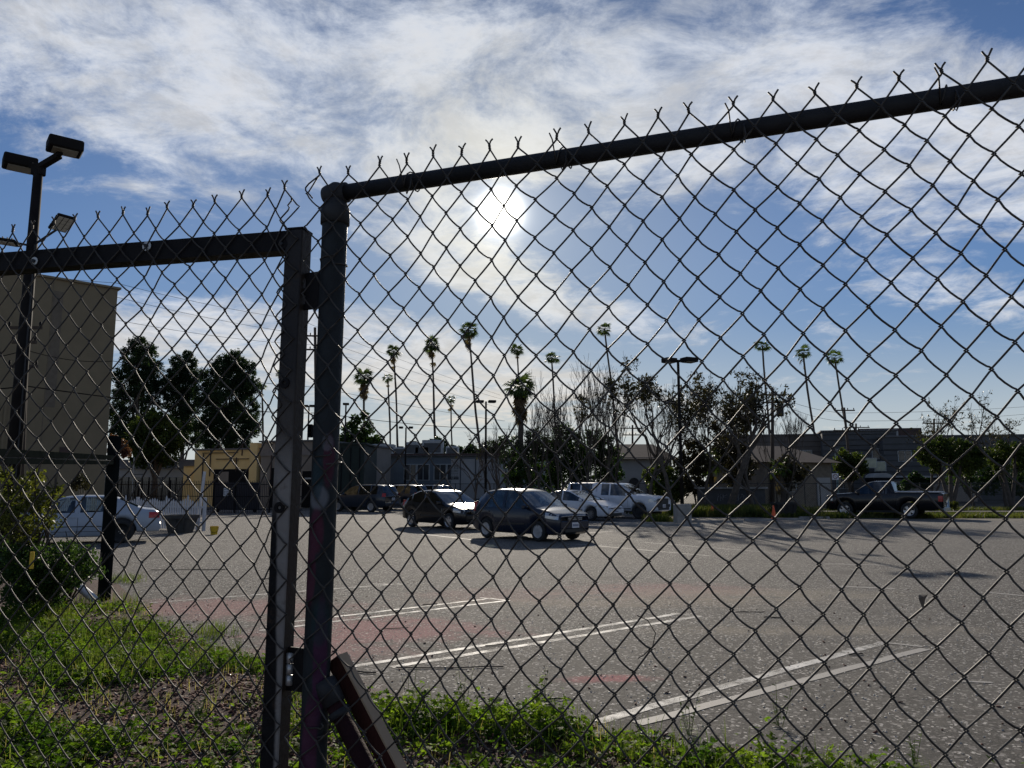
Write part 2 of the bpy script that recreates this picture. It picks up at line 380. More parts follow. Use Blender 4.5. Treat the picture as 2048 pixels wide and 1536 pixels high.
line((560, 1247), (985, 1197), .075); line((520, 1262), (1018, 1201), .075); line((960, 1196), (1018, 1201), .05)
line((300, 1206), (800, 1168), .06); line((740, 1168), (806, 1169), .05)
line((1195, 1444), (1765, 1286), .10); line((1275, 1448), (1850, 1298), .10, M_paintf); line((1755, 1284), (1845, 1294), .06, M_paintf)
line((1905, 1362), (1985, 1366), .05, M_paintf)
for p, q, w in [((830, 1067), (975, 1083), .10), ((1150, 1068), (1330, 1056), .10), ((1150, 1088), (1420, 1112), .10), ((1210, 1062), (1600, 1078), .09), ((1290, 1085), (1540, 1105), .09), ((640, 1040), (790, 1046), .10), ((300, 1092), (470, 1086), .08), ((270, 1078), (520, 1080), .08), ((1650, 1128), (1780, 1131), .10), ((1660, 1172), (1790, 1178), .1), ((1975, 1185), (2048, 1192), .1)]:
    line(p, q, w, M_paintf)

# ================================================================ CHAIN-LINK FENCE AND GATE
M_wire = mat('weathered_galvanised_wire', (.070, .067, .062), .6, .35, 30, metal=.15, col2=(.035, .028, .022), spec=.3)
def sprayed(name, base, blobs, rough=.5, noise_sc=5, metal=.3):
    """old paint with soft patches of spray paint: (height, side offset, half height, half width, colour, strength) in the post's own axes"""
    def ex(h, t, c):
        x, y, z = h.xyz(t); n = h.noise(t, 9, 5, .65)
        for (bz, bx, rz_, rx_, col, w) in blobs:
            u = h.m('DIVIDE', h.m('SUBTRACT', x, bx), rx_); v = h.m('DIVIDE', h.m('SUBTRACT', z, bz), rz_)
            e = h.m('ADD', h.m('MULTIPLY', u, u), h.m('MULTIPLY', v, v)); e = h.m('ADD', e, h.m('MULTIPLY', h.m('SUBTRACT', n, .5), 1.1))
            c = h.mix(h.ramp(e, .55, 1.35, w, 0), c, col)
        return c
    return mat(name, base, .6, .4, noise_sc, bump=.25, bscale=60, metal=0, spec=.15, extra=ex)
# frame of the fixed panel: a line on the ground under the top rail
RL, RR = ray(672, 388), ray(2048, 172)
Hr = .703; A0 = Vector((RL[0]/RL[2]*Hr, RL[1]/RL[2]*Hr, 0)); B0 = Vector((RR[0]/RR[2]*Hr, RR[1]/RR[2]*Hr, 0))
fd = (B0-A0).normalized(); fn = Vector((fd.y, -fd.x, 0)); ZR = CH+Hr
GL, GR = ray(0, 529), ray(600, 485); Hg = .593
gA = Vector((GR[0]/GR[2]*Hg, GR[1]/GR[2]*Hg, 0)); gB = Vector((GL[0]/GL[2]*Hg, GL[1]/GL[2]*Hg, 0))
gd = (gA-gB).normalized(); gA = gA+gd*.018; gn = Vector((gd.y, -gd.x, 0)); ZG = CH+Hg
def hit(px, py, O, d, n):
    r = Vector(ray(px, py)); C = Vector((0, 0, CH)); k = (O-C).dot(n)/r.dot(n); p = C+r*k
    return (p-O).dot(d), p.z
RW = .0019
def jit(s, z, seed):
    return (.0035*math.sin(s*13.1+z*4.7+seed)+.0025*math.sin(s*31+z*17+seed*2), .003*math.sin(s*9.7-z*11.3+seed)+.002*math.sin(s*41-z*23))
def wire_path(sL, sR, topL, topR, step, zend, evenright, seed, bend=0.0, start=0):
    """one zigzag wire between the knuckle columns sL and sR; returns (s, depth, z) points from the top down"""
    pts = []; r = start
    while True:
        right = (r % 2 == 0) == evenright
        s = sR if right else sL; top = topR if right else topL
        z = top-r*step/2
        if z < zend: break
        j = jit(s, z, seed); s += j[0]; z += j[1]; sg = 1 if right else -1
        if pts and bend:
            ps, pd, pz = pts[-1]; dd_ = .0021 if right else -.0021
            for t_, k_ in (((.2, 1.0), (.5, 1.0), (.8, .35)) if right else ((.5, -.2),)):
                k = bend*k_*(.7+.6*math.sin(s*17+z*29)**2); pts.append((ps+(s-ps)*t_-k*.5, pd+(dd_-pd)*t_, pz+(z-pz)*t_-k))
        d1 = .0021 if right else -.0021
        pts += [(s-sg*.0028, d1, z+.0040), (s+sg*.0030, 0, z), (s-sg*.0028, -d1, z-.0040)]
        r += 1
    return pts
def tip_path(s, z, phase, side):
    """the twisted end of a wire above a top knuckle, from the cut end down"""
    lean = .0022*math.sin(s*57); tw = .014+.0035*math.sin(s*91+1)
    p = [(s+side*(.0085+.001*math.sin(s*77))+lean, .002*side, z+tw+.012+.002*math.sin(s*70+side)), (s+side*.0035+lean, .0015*side, z+tw+.005)]
    for k in range(7):
        a = phase+k*PI*.55; p.append((s+math.cos(a)*.0021+lean*(1-k/7), math.sin(a)*.0021, z+tw*(1-k/6.5)+.002))
    return p
def to_world(pts, O, d, n): return [O+d*s+n*dep+Vector((0, 0, z)) for s, dep, z in pts]
def fabric(root, tips, O, d, n, step, seed, bend, skipL=False, zend=.07, torn=None):
    """tips: list of (s, z). Two wires per tip."""
    made = []
    for i, (s, z) in enumerate(tips):
        for side in (-1, 1):
            j = i+side
            if 0 <= j < len(tips): half = (s+tips[j][0])/2; zh = (z+tips[j][1])/2
            else: half = s+side*.037; zh = z
            if side < 0: w = wire_path(half, s, zh, z, step, zend, True, seed, bend, 1)
            else: w = wire_path(s, half, z, zh, step, zend, False, seed, bend, 1)
            # first half knuckle belongs to the tip
            j0 = jit(s, z, seed); tp = tip_path(s+j0[0], z+j0[1], 0 if side < 0 else PI, -side)
            path = tp+w
            b = MB(); b.tube(to_world(path, O, d, n), RW, 6); made.append(b.build('wire', M_wire, root, smooth=True))
    return made
tipsF = [(642, 350), (697, 351), (754, 340), (813, 332), (866, 320), (923, 312), (985, 302), (1037, 295), (1110, 282), (1177, 268), (1245, 256), (1317, 240), (1384, 232), (1467, 216), (1547, 205), (1628, 191), (1707, 178), (1799, 163), (1887, 149), (1977, 130)]
OF = A0+fn*.0355
TF = [hit(px, py, OF, fd, fn) for px, py in tipsF]
for k in range(7): TF.append((TF[-1][0]+.074, TF[-1][1]))
fence = thing('chain_link_fence', 'dark chain-link fence panel with round post and sloping top rail on the right', 'fence', (0, 0, 0))
STEP = .083
wiresF = fabric(fence, TF, OF, fd, fn, STEP, 1.0, .0021)
# loose left edge of the panel: end wire hooks free in front of the post
sl0, zl0 = TF[0]
e = [(sl0-.022, .0, zl0-.055), (sl0-.03, .001, zl0-.045), (sl0-.041, .002, zl0-.034), (sl0-.042, .001, zl0-.026), (sl0-.034, 0, zl0-.017), (sl0-.004, 0, zl0)]
b = MB(); b.tube(to_world(e, OF, fd, fn), RW, 6); b.build('loose_wire', M_wire, fence, smooth=True)
PINK = (.085, .022, .042); PALE = (.17, .18, .20)
M_post = sprayed('old_post_paint', (.030, .036, .040), [(1.66, .014, .06, .012, PINK, .75), (1.70, .010, .02, .012, PALE, .5), (1.575, -.006, .028, .022, PALE, .75), (1.50, -.008, .05, .018, PINK, .85), (1.40, -.018, .07, .014, PINK, .8), (1.22, .012, .14, .014, (.075, .022, .060), .8), (1.02, -.004, .12, .018, (.085, .024, .055), .75), (1.62, -.010, .05, .014, (.02, .045, .055), .7), (1.30, .01, .05, .02, (.02, .045, .050), .6)])
pr = A0
b = MB(); b.lathe([(.030, .0), (.030, 2.26)], pr, 28); post = b.build('post', M_post, None, smooth=True); post.location = (0, 0, 0)
me = post.data; me.transform(Matrix.Translation(-pr)); post.parent = fence; upv = (fd*.024+Vector((0, 0, 2.26))).normalized(); post.location = pr-fd*.024; post.rotation_mode = 'QUATERNION'; post.rotation_quaternion = Vector((0, 0, 1)).rotation_difference(upv)
M_steel = mat('dull_dark_steel', (.035, .037, .04), .6, .4, 8, bump=.2, bscale=50, metal=0, spec=.25)
# eye-top fitting: sleeve, dome and the horizontal cup that holds the rail
b = MB(); b.lathe([(.0305, 2.225), (.0345, 2.226), (.0345, 2.262), (.032, 2.268), (.026, 2.285), (.0, 2.29)], pr, 28); b.build('post_collar', M_steel, fence, smooth=True)
c0 = pr+Vector((0, 0, ZR)); b = MB()
for k in range(7):
    pass
b.tube([c0-fd*.034, c0-fd*.030, c0-fd*.02, c0+fd*.03], [.010, .021, .0245, .0245], 20); b.lathe([(.0, .027), (.012, .026), (.02, .019), (.022, 0.0)], c0, 20); b.build('rail_cup', M_steel, fence, smooth=True)
b = MB(); c1 = B0+fd*.8+Vector((0, 0, ZR)); b.tube([c0+fd*.02, c1], .0192, 24); b.build('top_rail', mat('dull_galvanised_pipe', (.026, .027, .030), .6, .3, 6, metal=0, bump=.1, spec=.2), fence, smooth=True)
for px, w in ((817, 1.0), (1120, 1.3), (1471, 1.0), (1893, 1.0)):
    s0, _ = hit(px, 350, A0, fd, fn); c = A0+fd*s0+Vector((0, 0, ZR)); pts = []
    for k in range(15):
        a = PI*2*k/12-PI*.3; rr = .0225+.001*k/15; pts.append(c+fn*math.cos(a)*rr+Vector((0, 0, math.sin(a)*rr))+fd*(.0015*k+.006*math.sin(a*.5)*w))
    pts = [c+fn*.036+Vector((0, 0, .045))-fd*.012, c+fn*.034+Vector((0, 0, .03))-fd*.006]+pts+[pts[-1]+fn*.012+Vector((0, 0, -.028))+fd*.004, pts[-1]+fn*.014+Vector((0, 0, -.046))-fd*.004, pts[-1]+fn*.01+Vector((0, 0, -.036))-fd*.008]
    b = MB(); b.tube(pts, .0016, 6); b.build('tie_wire', M_wire, fence, smooth=True)
for z0 in (2.12, 1.65, 1.06):
    c = pr+Vector((0, 0, z0)); pts = []
    for k in range(11): a = 2*PI*k/10+.5; pts.append(c+fd*math.sin(a)*.0325+fn*math.cos(a)*.0325+Vector((0, 0, .002*k)))
    pts += [pts[-1]+fd*.012+fn*.006, pts[-1]+fd*.018+Vector((0, 0, .006))+fn*.006, pts[-1]+fd*.012+Vector((0, 0, .012))+fn*.004]
    b = MB(); b.tube(pts, .0018, 6); b.build('tie_wire', M_wire, fence, smooth=True)
# diagonal brace pipe and the old timber strapped beside it
bs, bz = hit(668, 1365, A0, fd, fn); 
p0 = pr+Vector((0, 0, bz+.0))+fd*.008; d2 = hit(735, 1536, A0, fd, fn); p1 = A0+fd*d2[0]+Vector((0, 0, d2[1])); dd = (p1-p0).normalized(); L = p0.z/-dd.z
b = MB(); b.tube([p0, p0+dd*L], .0205, 18); b.build('brace_pipe', mat('dark_maroon_pipe_paint', (.040, .016, .018), .8, .5, 6, spec=.1, bump=.3), fence, smooth=True)
b = MB(); b.tube([p0-dd*.0, p0+dd*.018, p0+dd*.055], [.026, .0265, .024], 18); b.tube([p0+dd*.07-Vector((0, 0, .0)), p0+dd*.085], .0255, 18); b.build('brace_cup', M_steel, fence, smooth=True)
M_timber = mat('split_reddish_timber', (.055, .022, .018), 1.0, spec=.05, var=.6, scale=3, bump=.5, bscale=50, stretch=(1, 1, .12))
q0 = Vector(p0)-fn*.040+fd*.022+Vector((0, 0, .018))-dd*.030
ww = thing('timber_prop', 'long weathered timber leaning against the round fence post beside its brace', 'timber', tuple(q0+dd*L*.97)); wl = Vector(ww.location)
b = MB(); b.beam(q0-wl, q0+dd*L*.985-wl, .034, .034, up=fn); b.build('board', M_timber, ww)
b = MB(); sd_ = dd.cross(fn).normalized(); sd_ = sd_ if sd_.x > 0 else -sd_; q1 = q0+sd_*.0195; b.beam(q1-wl, q1+dd*L*.97-wl, .004, .033, up=fn); b.build('lit_side_strip', mat('lit_tan_timber', (.42, .30, .19), .8, .3, 4, stretch=(1, 1, .15)), ww)  # thin tan veneer: the board's lit side put into the colour

# gate leaf
gate = thing('metal_gate', 'square steel tube gate leaf covered in chain-link left of the round post', 'gate', (0, 0, 0))
M_gbar = mat('black_gate_paint', (.014, .013, .014), .6, .4, 6, bump=.2, bscale=40, metal=0, spec=.12)
def gpost_extra(h, t, c):
    # an overspray band of light grey down the front, black beside it, rusty brown on the hinge side
    x, y, z = h.xyz(t); z = h.m('ADD', z, GPZ); nz = h.m('MULTIPLY', h.m('SUBTRACT', h.noise(t, 14, 4, .6), .5), .010)
    e = h.ramp(z, 1.10, 1.62, .012, -.012, smooth=False); low = h.ramp(h.m('ADD', z, h.m('MULTIPLY', nz, 6)), 1.76, 1.60)
    black = h.m('MULTIPLY', h.ramp(h.m('SUBTRACT', h.m('ADD', x, nz), e), .004, -.004), h.ramp(z, 1.66, 1.50))
    c = h.mix(low, c, (.23, .215, .20)); c = h.mix(black, c, (.010, .010, .011)); c = h.mix(h.ramp(z, 1.78, 1.90), c, (.035, .034, .035))
    c = h.mix(h.m('MULTIPLY', h.ramp(h.noise(t, 25, 5, .7), .55, .7), .5), c, (.07, .045, .03))
    return h.mix(h.m('GREATER_THAN', x, .0225), c, (.055, .042, .034))
GPZ = (ZG+.026)-1.1-1.1-.012+1.1
M_gpost = mat('gate_post_paint', (.085, .078, .072), .6, .4, 6, bump=.25, bscale=60, metal=0, spec=.12, extra=gpost_extra)
zc = Vector((0, 0, ZG))
b = MB(); b.beam(gB-gd*1.6+zc, gA-gd*.046+zc, .044, .050); b.build('top_bar', M_gbar, gate)
pc = gA-gd*.022; b = MB(); b.box((0, 0, 0), (.046, .050, 2.2+(ZG-CH)-.568), bev=.003); gpo = b.build('gate_post', M_gpost, gate); gpo.location = (pc.x, pc.y, GPZ); gpo.location = gpo.location-gd*.010; gpo.rotation_euler = (0, .0090, math.atan2(gd.y, gd.x))
b = MB(); b.box((0, 0, 0), (.048, .052, .004)); o = b.build('post_cap', M_gbar, gate); o.location = (pc.x, pc.y, ZG+.0285); o.rotation_euler.z = math.atan2(gd.y, gd.x)
b = MB(); b.beam(gB-gd*1.6+Vector((0, 0, .16)), gA-gd*.046+Vector((0, 0, .16)), .044, .05); b.build('bottom_bar', M_gbar, gate)
M_zinc = mat('pale_zinc', (.55, .55, .53), .4, .2, 20, metal=.5)
# hinges between the gate post and the round post
for zt, zb_, px in ((543, 618, 633), (1295, 1385, 605)):
    _, z1 = hit(px, zt, A0, fd, fn); _, z2 = hit(px, zb_, A0, fd, fn); zm = (z1+z2)/2; hh = z1-z2
    ln = .010 if zt > 600 else .002; a = gA-gd*ln+Vector((0, 0, zm)); c = pr-fd*(.02+ln)+Vector((0, 0, zm)); dv = (c-a).normalized(); gap = .006 if zt < 600 else .018
    hg = MB(); hg.beam(a+dv*gap, c, .006, hh*.98)
    for f0, f1 in ((-.49, -.34), (-.10, .08), (.36, .49)): hg.beam(a-dv*.004+Vector((0, 0, hh*(f0+f1)/2)), a+dv*gap+Vector((0, 0, hh*(f0+f1)/2)), .006, hh*(f1-f0))
    ho = hg.build('hinge', M_gbar, gate)
    if zt > 600:
        for k in range(3):
            kb = MB(); kb.lathe([(0, -.001), (.0085, 0), (.0085, hh*.22), (0, hh*.22+.001)], a+dv*.010+fn*.004+Vector((0, 0, -hh*.36+k*hh*.25)), 14); kb.build('knuckle', M_zinc, ho, smooth=True)
for px, py, rr, mm in ((293, 492, .0125, M_zinc), (68, 522, .011, M_zinc), (563, 488, .015, M_gbar)):
    s0, z0 = hit(px, py, gA+gn*.026, gd, gn); c = gA+gn*.024+gd*s0+Vector((0, 0, z0)); M = gn.to_track_quat('Z', 'Y').to_matrix().to_4x4()
    b = MB(); b.lathe([(.0045, 0), (rr, 0), (rr, .002), (.0048, .0025)], c, 20, M); wo_ = b.build('washer', mm, gate)
    b = MB(); b.lathe([(.005, .0), (.005, .006), (0, .007)], c, 8, M); b.build('bolt', M_steel, wo_)
for z0 in (hit(590, 765, gA+gn*.026, gd, gn)[1], hit(553, 1015, gA+gn*.026, gd, gn)[1]):
    b = MB(); M = gn.to_track_quat('Z', 'Y').to_matrix().to_4x4(); b.lathe([(.004, 0), (.013, 0), (.013, .003), (.0045, .0032)], gA-gd*.03+gn*.0262+Vector((0, 0, z0)), 20, M); b.build('washer', M_gbar, gate)
tipsG = [(571, 385), (536, 395), (484, 398), (433, 406), (384, 413), (331, 419), (294, 431), (244, 433), (197, 439), (152, 446), (108, 452), (63, 460), (24, 469)][::-1]
OG = gA+gn*.0285
TG = [hit(px, py, OG, gd, gn) for px, py in tipsG]
TG = [(TG[0][0]-.062*k, TG[0][1]-.004*k) for k in range(6, 0, -1)]+TG
fabric(gate, TG, OG, gd, gn, .0800, 2.3, .0011)
# torn end wire with open hooks near the gate post
s9, z9 = TG[-1]; pts = []
zz0 = z9-.04
for k in range(24):
    s = s9+(.012 if k % 2 == 0 else -.012); z = zz0-k*.03
    if z < .1: break
    pts += [(s+(-.004 if k % 2 == 0 else .004), .001, z+.006), (s, 0, z), (s+(-.004 if k % 2 == 0 else .004), -.001, z-.006)]
b = MB(); b.tube(to_world([(s9+.016, 0, z9-.012), (s9+.017, 0, z9-.022)]+pts[:60], OG, gd, gn), RW, 6); b.build('loose_wire', M_wire, gate, smooth=True)

# ================================================================ VEHICLES
M_tyre = mat('tyre_rubber', (.022, .022, .022), .85, .3, 10)
M_dark = mat('dark_interior', (.03, .03, .032), .9)
M_seat = mat('seat_cloth', (.06, .055, .05), .95)
M_chrome = mat('bright_alloy', (.55, .55, .57), .3, .1, 6, metal=.8)
M_cap = mat('silver_plastic_wheel_cover', (.42, .42, .43), .45, .15, 8, metal=.2)
M_grille = mat('black_grille_plastic', (.015, .015, .016), .5)
M_lamp = mat('clear_lamp_lens', (.50, .52, .55), .12, .25, 14, metal=.35)
M_red = mat('red_lamp_lens', (.45, .015, .02), .2, .3, 10)
M_plate = mat('white_number_plate', (.7, .7, .72), .5, .1)
M_platetxt = mat('dark_blue_paint', (.03, .05, .14), .6)
M_trim = mat('black_trim', (.02, .02, .021), .6)
GL_dark = glassmat('dark_tinted_glass', (.10, .11, .12)); GL_mid = glassmat('tinted_glass', (.42, .47, .46))
GL_clear = glassmat('clear_glass', (.72, .78, .76))
def interp(P, x):
    return float(np.interp(x, [p[0] for p in P], [p[1] for p in P]))
def car(name, label, cat, loc, rz, sp, group=None):
    L, Wd, H = sp['L'], sp['W'], sp['H']; top, belt, bot = sp['top'], sp['belt'], sp['bot']; wr, ax = sp['wr'], sp['axles']
    sm = sp.get('sm', .05)
    def f(P, x, s=None):
        s = sm if s is None else s; return sum(interp(P, x+s*k) for k in (-1, -.5, 0, .5, 1))/5
    def w(x):
        e = interp([(0, sp.get('wf', .72)), (.04, .83), (.12, .90), (.3, .955), (.7, .99), (1.2, 1), (L-1.0, 1), (L-.45, .97), (L-.15, .92), (L-.04, .86), (L, sp.get('wb', .80))], x)
        return Wd/2*e
    def zb(x):
        z = interp(bot, x)
        for a in ax:
            r = wr*1.17; d = abs(x-a)
            if d < r: z = max(z, wr+math.sqrt(r*r-d*d)*1.0)
        return z
    xs = set([0, .02, .06, .12, .2, .3, L, L-.02, L-.06, L-.12, L-.2])
    for a in ax:
        r = wr*1.17
        for k in range(13): xs.add(a-r*math.cos(PI*k/12))
        xs.add(a-r-.005); xs.add(a+r+.005)
    for P in (top, belt):
        for p in P: xs.add(p[0])
    for q in sp['pillars']: xs.add(q[0]); xs.add(q[1])
    for k in range(int(L/.22)): xs.add(k*.22)
    X = sorted(x for x in xs if 0 <= x <= L); X = [x for i, x in enumerate(X) if i == 0 or x-X[i-1] > .004]
    tum = sp.get('tumble', .26)
    def rows(x):
        W_ = w(x); b_ = zb(x); be = f(belt, x); tp = max(f(top, x), be+.012); b_ = min(b_, be-.14)
        mid = max(b_+.04, b_+(be-b_)*.55) if b_ < .55 else b_+(be-b_)*.45
        g_ = tp-be; yr = W_*.955-tum*min(g_, .6) if g_ > .03 else W_*.90
        if g_ > .03: yr = min(yr, W_*.93)
        return [(0, b_), (W_*.90, b_), (W_*.975, b_+.05), (W_, mid), (W_*.985, be-.07), (W_*.955, be), (yr, tp-min(.05, g_*.5)), (yr-min(.05, .03+g_*.06), tp-min(.018, g_*.25)), (yr*.55, tp+.002), (0, tp+.012)]
    RWS = [rows(x) for x in X]; nr = len(RWS[0]); n = len(X)
    vs = []; idx = {}
    for i, x in enumerate(X):
        for j, (y, z) in enumerate(RWS[i]):
            if j in (0, nr-1): idx[(i, j, 1)] = idx[(i, j, -1)] = len(vs); vs.append((x, 0, z))
            else:
                for sg in (1, -1): idx[(i, j, sg)] = len(vs); vs.append((x, y*sg, z))
    body, side, wind, rear = [], [], [], []
    hdr, cowl, rh, rc = sp['header'], sp['cowl'], sp['rheader'], sp['rcowl']
    def is_side(x0, x1):
        if x0 < sp['side'][0]-1e-6 or x1 > sp['side'][1]+1e-6: return False
        return not any(x0 >= a-1e-6 and x1 <= b_+1e-6 for a, b_ in sp['pillars'])
    for i in range(n-1):
        xm = (X[i]+X[i+1])/2
        for j in range(nr-1):
            for sg in (1, -1):
                q = [idx[(i, j, sg)], idx[(i+1, j, sg)], idx[(i+1, j+1, sg)], idx[(i, j+1, sg)]]
                q = list(dict.fromkeys(q)); q = q if sg < 0 else q[::-1]
                if len(q) < 3: continue
                t = body
                if j == 5 and is_side(X[i], X[i+1]) and (RWS[i][6][1]-RWS[i][5][1] > .03 or RWS[i+1][6][1]-RWS[i+1][5][1] > .03): t = side
                if j in (7, 8) and cowl < xm < hdr: t = wind
                if j in (7, 8) and rh < xm < rc and not sp.get('norear'): t = rear
                t.append(tuple(q))
    for i, rev in ((0, True), (n-1, False)):
        ring = [idx[(i, j, 1)] for j in range(nr)]+[idx[(i, j, -1)] for j in range(nr-2, 0, -1)]
        body.append(tuple(ring[::-1] if not rev else ring))
    V = [(L/2-x, y, z) for x, y, z in vs]     # front towards +X
    root = thing(name, label, cat, loc, rz, group)
    def sub(nm, fs, m, inset=0, parent=root, sm_=True):
        if not fs: return None
        used = sorted(set(k for q in fs for k in q)); mp = {k: i for i, k in enumerate(used)}
        b = MB(); P = [Vector(V[k]) for k in used]
        if inset: P = [Vector((p.x, p.y*(1-inset/max(.3, abs(p.y))) if abs(p.y) > .05 else p.y, p.z-inset*.6)) for p in P]
        b.add(P, [tuple(mp[k] for k in q) for q in fs]); return b.build(nm, m, parent, smooth=sm_)
    sub('body', body, sp['paint'])
    # split the side glass into single panes
    for sg in (1, -1):
        fs = [q for q in side if sum(vs[k][1] for k in q)*sg > 0]; fs.sort(key=lambda q: min(vs[k][0] for k in q)); cur = []; last = None
        for q in fs+[None]:
            x0 = min(vs[k][0] for k in q) if q else None
            if q is None or (last is not None and x0 > last+.02):
                sub('window', cur, sp['glass'], .008); cur = []
            if q: cur.append(q); last = max(vs[k][0] for k in q)
    sub('windscreen', wind, sp.get('wglass', GL_mid), .006); sub('rear_window', rear, sp['glass'], .006)
    def ys(x, z):
        r = rows(min(max(x, 0), L))[1:7]
        return float(np.interp(z, [q[1] for q in r], [q[0] for q in r]))
    def patch(nm, x0, x1, z0, z1, m, off=.008, sides=(1, -1), nx_=4, nz_=2, parent=root, slope=0.0, th=.02):
        out = []
        for sg in sides:
            b = MB(); G = {}
            for i in range(nx_+1):
                for k in range(nz_+1):
                    x = x0+(x1-x0)*i/nx_; z = z0+(z1-z0)*k/nz_+slope*i/nx_; y = ys(x, z)+off; G[(i, k)] = len(b.v); b.v.append((L/2-x+(off if x < .15 else (-off if x > L-.15 else 0)), y*sg, z))
            o_ = len(b.v); inner = [(p[0]+(-th if x0 < .3 else th if x1 > L-.3 else 0), p[1]-sg*th*.8, p[2]) for p in b.v]; b.v += inner
            for i in range(nx_):
                for k in range(nz_):
                    q = (G[(i, k)], G[(i+1, k)], G[(i+1, k+1)], G[(i, k+1)]); b.f.append(q if sg > 0 else q[::-1])
            ring = [G[(i, 0)] for i in range(nx_+1)]+[G[(nx_, k)] for k in range(1, nz_+1)]+[G[(i, nz_)] for i in range(nx_-1, -1, -1)]+[G[(0, k)] for k in range(nz_-1, 0, -1)]
            for a_, c_ in zip(ring, ring[1:]+ring[:1]): b.f.append((a_, c_, c_+o_, a_+o_))
            out.append(b.build(nm, m, parent))
        return out
    for p in sp.get('heads', []): patch('headlight', *p[:4], M_lamp, .008, slope=p[4] if len(p) > 4 else 0)
    for p in sp.get('tails', []): patch('taillight', *p[:4], M_red, .008)
    for p in sp.get('trims', []): patch('side_moulding', *p, M_trim, .006, nx_=10, nz_=1)
    for x in sp.get('seams', []):
        patch('door_seam', x, x+.012, max(zb(x)+.04, .25), f(belt, x)-.005, M_trim, .0025, nx_=1, nz_=4, th=.004)
    for x in sp.get('handles', []): patch('door_handle', x, x+.17, f(belt, x)-.15, f(belt, x)-.115, sp.get('handle', sp['paint']), .03, nx_=1, nz_=1)
    def bx(nm, c, d, m, bev=.01, parent=root, M=None):
        b = MB(); b.box((0, 0, 0), d, bev=bev, M=M); return b.build(nm, m, parent, loc=c)
    # front: grille, bumper slot, plate
    gz0, gz1, gw = sp.get('grille', (.5, .66, .8))
    bx('grille', (L/2-.002+sp.get('gx', 0), 0, (gz0+gz1)/2), (.035, gw, gz1-gz0), M_grille, .012)
    for k in range(2): bx('grille_bar', (L/2+.018+sp.get('gx', 0), 0, gz0+(gz1-gz0)*(.33+.34*k)), (.012, gw*.92, .014), sp.get('gbar', M_chrome), .003)
    bz0, bz1, bw = sp.get('slot', (.28, .38, .9)); bx('lower_grille', (L/2-.01, 0, (bz0+bz1)/2), (.04, bw, bz1-bz0), M_grille, .012)
    bx('bumper', (L/2-.02, 0, (bz1+gz0)/2), (.09, Wd*.74, gz0-bz1+.02), sp.get('bump', sp['paint']), .03)
    pl = bx('number_plate', (L/2+.032, 0, (bz1+gz0)/2-.01), (.008, .31, .155), M_plate, 0)
    rp = bx('number_plate', (-L/2-.022, 0, sp.get('rpz', .75)), (.008, .31, .155), M_plate, 0)
    bx('rear_bumper', (-L/2+.02, 0, .47), (.10, Wd*.80, .20), sp.get('bump', sp['paint']), .03)
    for pp in (pl, rp):
        b = MB()
        for k in range(6): b.box(((.0055 if pp is pl else -.0055), -.11+.044*k, -.005), (.002, .026, .07))
        b.build('plate_characters', M_platetxt, pp)
    for sg in (1, -1):
        xm = sp.get('mirror', cowl+.28); y = ys(xm, f(belt, xm)-.02); b = MB(); b.box((L/2-xm, sg*(y+.10), f(belt, xm)+.06), (.10, .19, .13), bev=.03); b.box((L/2-xm, sg*(y+.01), f(belt, xm)+.02), (.05, .07, .04)); b.build('wing_mirror', sp.get('mir', sp['paint']), root)
    # wheels
    for a in ax:
        for sg in (1, -1):
            yw = Wd/2-.115; t = .20 if wr < .34 else .25
            M = Matrix.Rotation(-PI/2*sg, 4, 'X'); b = MB(); r = wr; ri = wr*.66
            b.lathe([(ri, -t/2), (r*.93, -t/2), (r*.985, -t*.38), (r, -t*.25), (r, t*.25), (r*.985, t*.38), (r*.93, t/2), (ri*1.04, t/2+.004), (ri, t/2-.01), (ri*.96, t*.1), (0, t*.1)], (0, 0, 0), 28, M)
            wh = b.build('wheel', M_tyre, root, smooth=True, loc=(L/2-a, sg*yw, wr))
            b = MB(); b.lathe([(ri*1.0, t*.45), (ri*.96, t/2+.006), (ri*.86, t*.44), (ri*.84, t*.30)], (0, 0, 0), 28, M)
            b.lathe([(0, t*.48), (ri*.20, t*.47), (ri*.22, t*.36)], (0, 0, 0), 14, M)
            ns = sp.get('spokes', 5); wd = sp.get('spw', .22)
            for k in range(ns):
                an = 2*PI*k/ns+.3
                for (r0, r1, w0, w1) in ((ri*.16, ri*.9, wd*ri*.8, wd*ri*1.25),):
                    ca_, sa = math.cos(an), math.sin(an); q = []
                    for rr, ww_ in ((r0, w0), (r1, w1)):
                        for e_ in (-1, 1): q.append((ca_*rr-sa*ww_*e_, sa*rr+ca_*ww_*e_))
                    P1 = [(q[0][0], q[0][1]), (q[1][0], q[1][1]), (q[3][0], q[3][1]), (q[2][0], q[2][1])]
                    b2 = MB(); b2.prism(P1, t*.30, t*.44); b.add([M @ Vector(v) for v in b2.v], b2.f)
            if sp.get('norim') is None: b.build('rim', sp.get('rim', M_chrome), wh)
    # cabin
    x0c, x1c = cowl+.15, min(rc, L-.25) if not sp.get('norear') else sp['side'][1]
    b = MB(); bzc = f(belt, (x0c+x1c)/2)
    b.box((L/2-(x0c+x1c)/2, 0, .40), (x1c-x0c, Wd*.84, .10)); b.box((L/2-x0c-.18, 0, bzc-.06), (.30, Wd*.80, .16), bev=.04)
    for sg in (1, -1): b.box((L/2-(x0c+x1c)/2, sg*Wd*.43, .68), (x1c-x0c, .04, bzc-.72+.3))
    b.build('interior', M_dark, root)
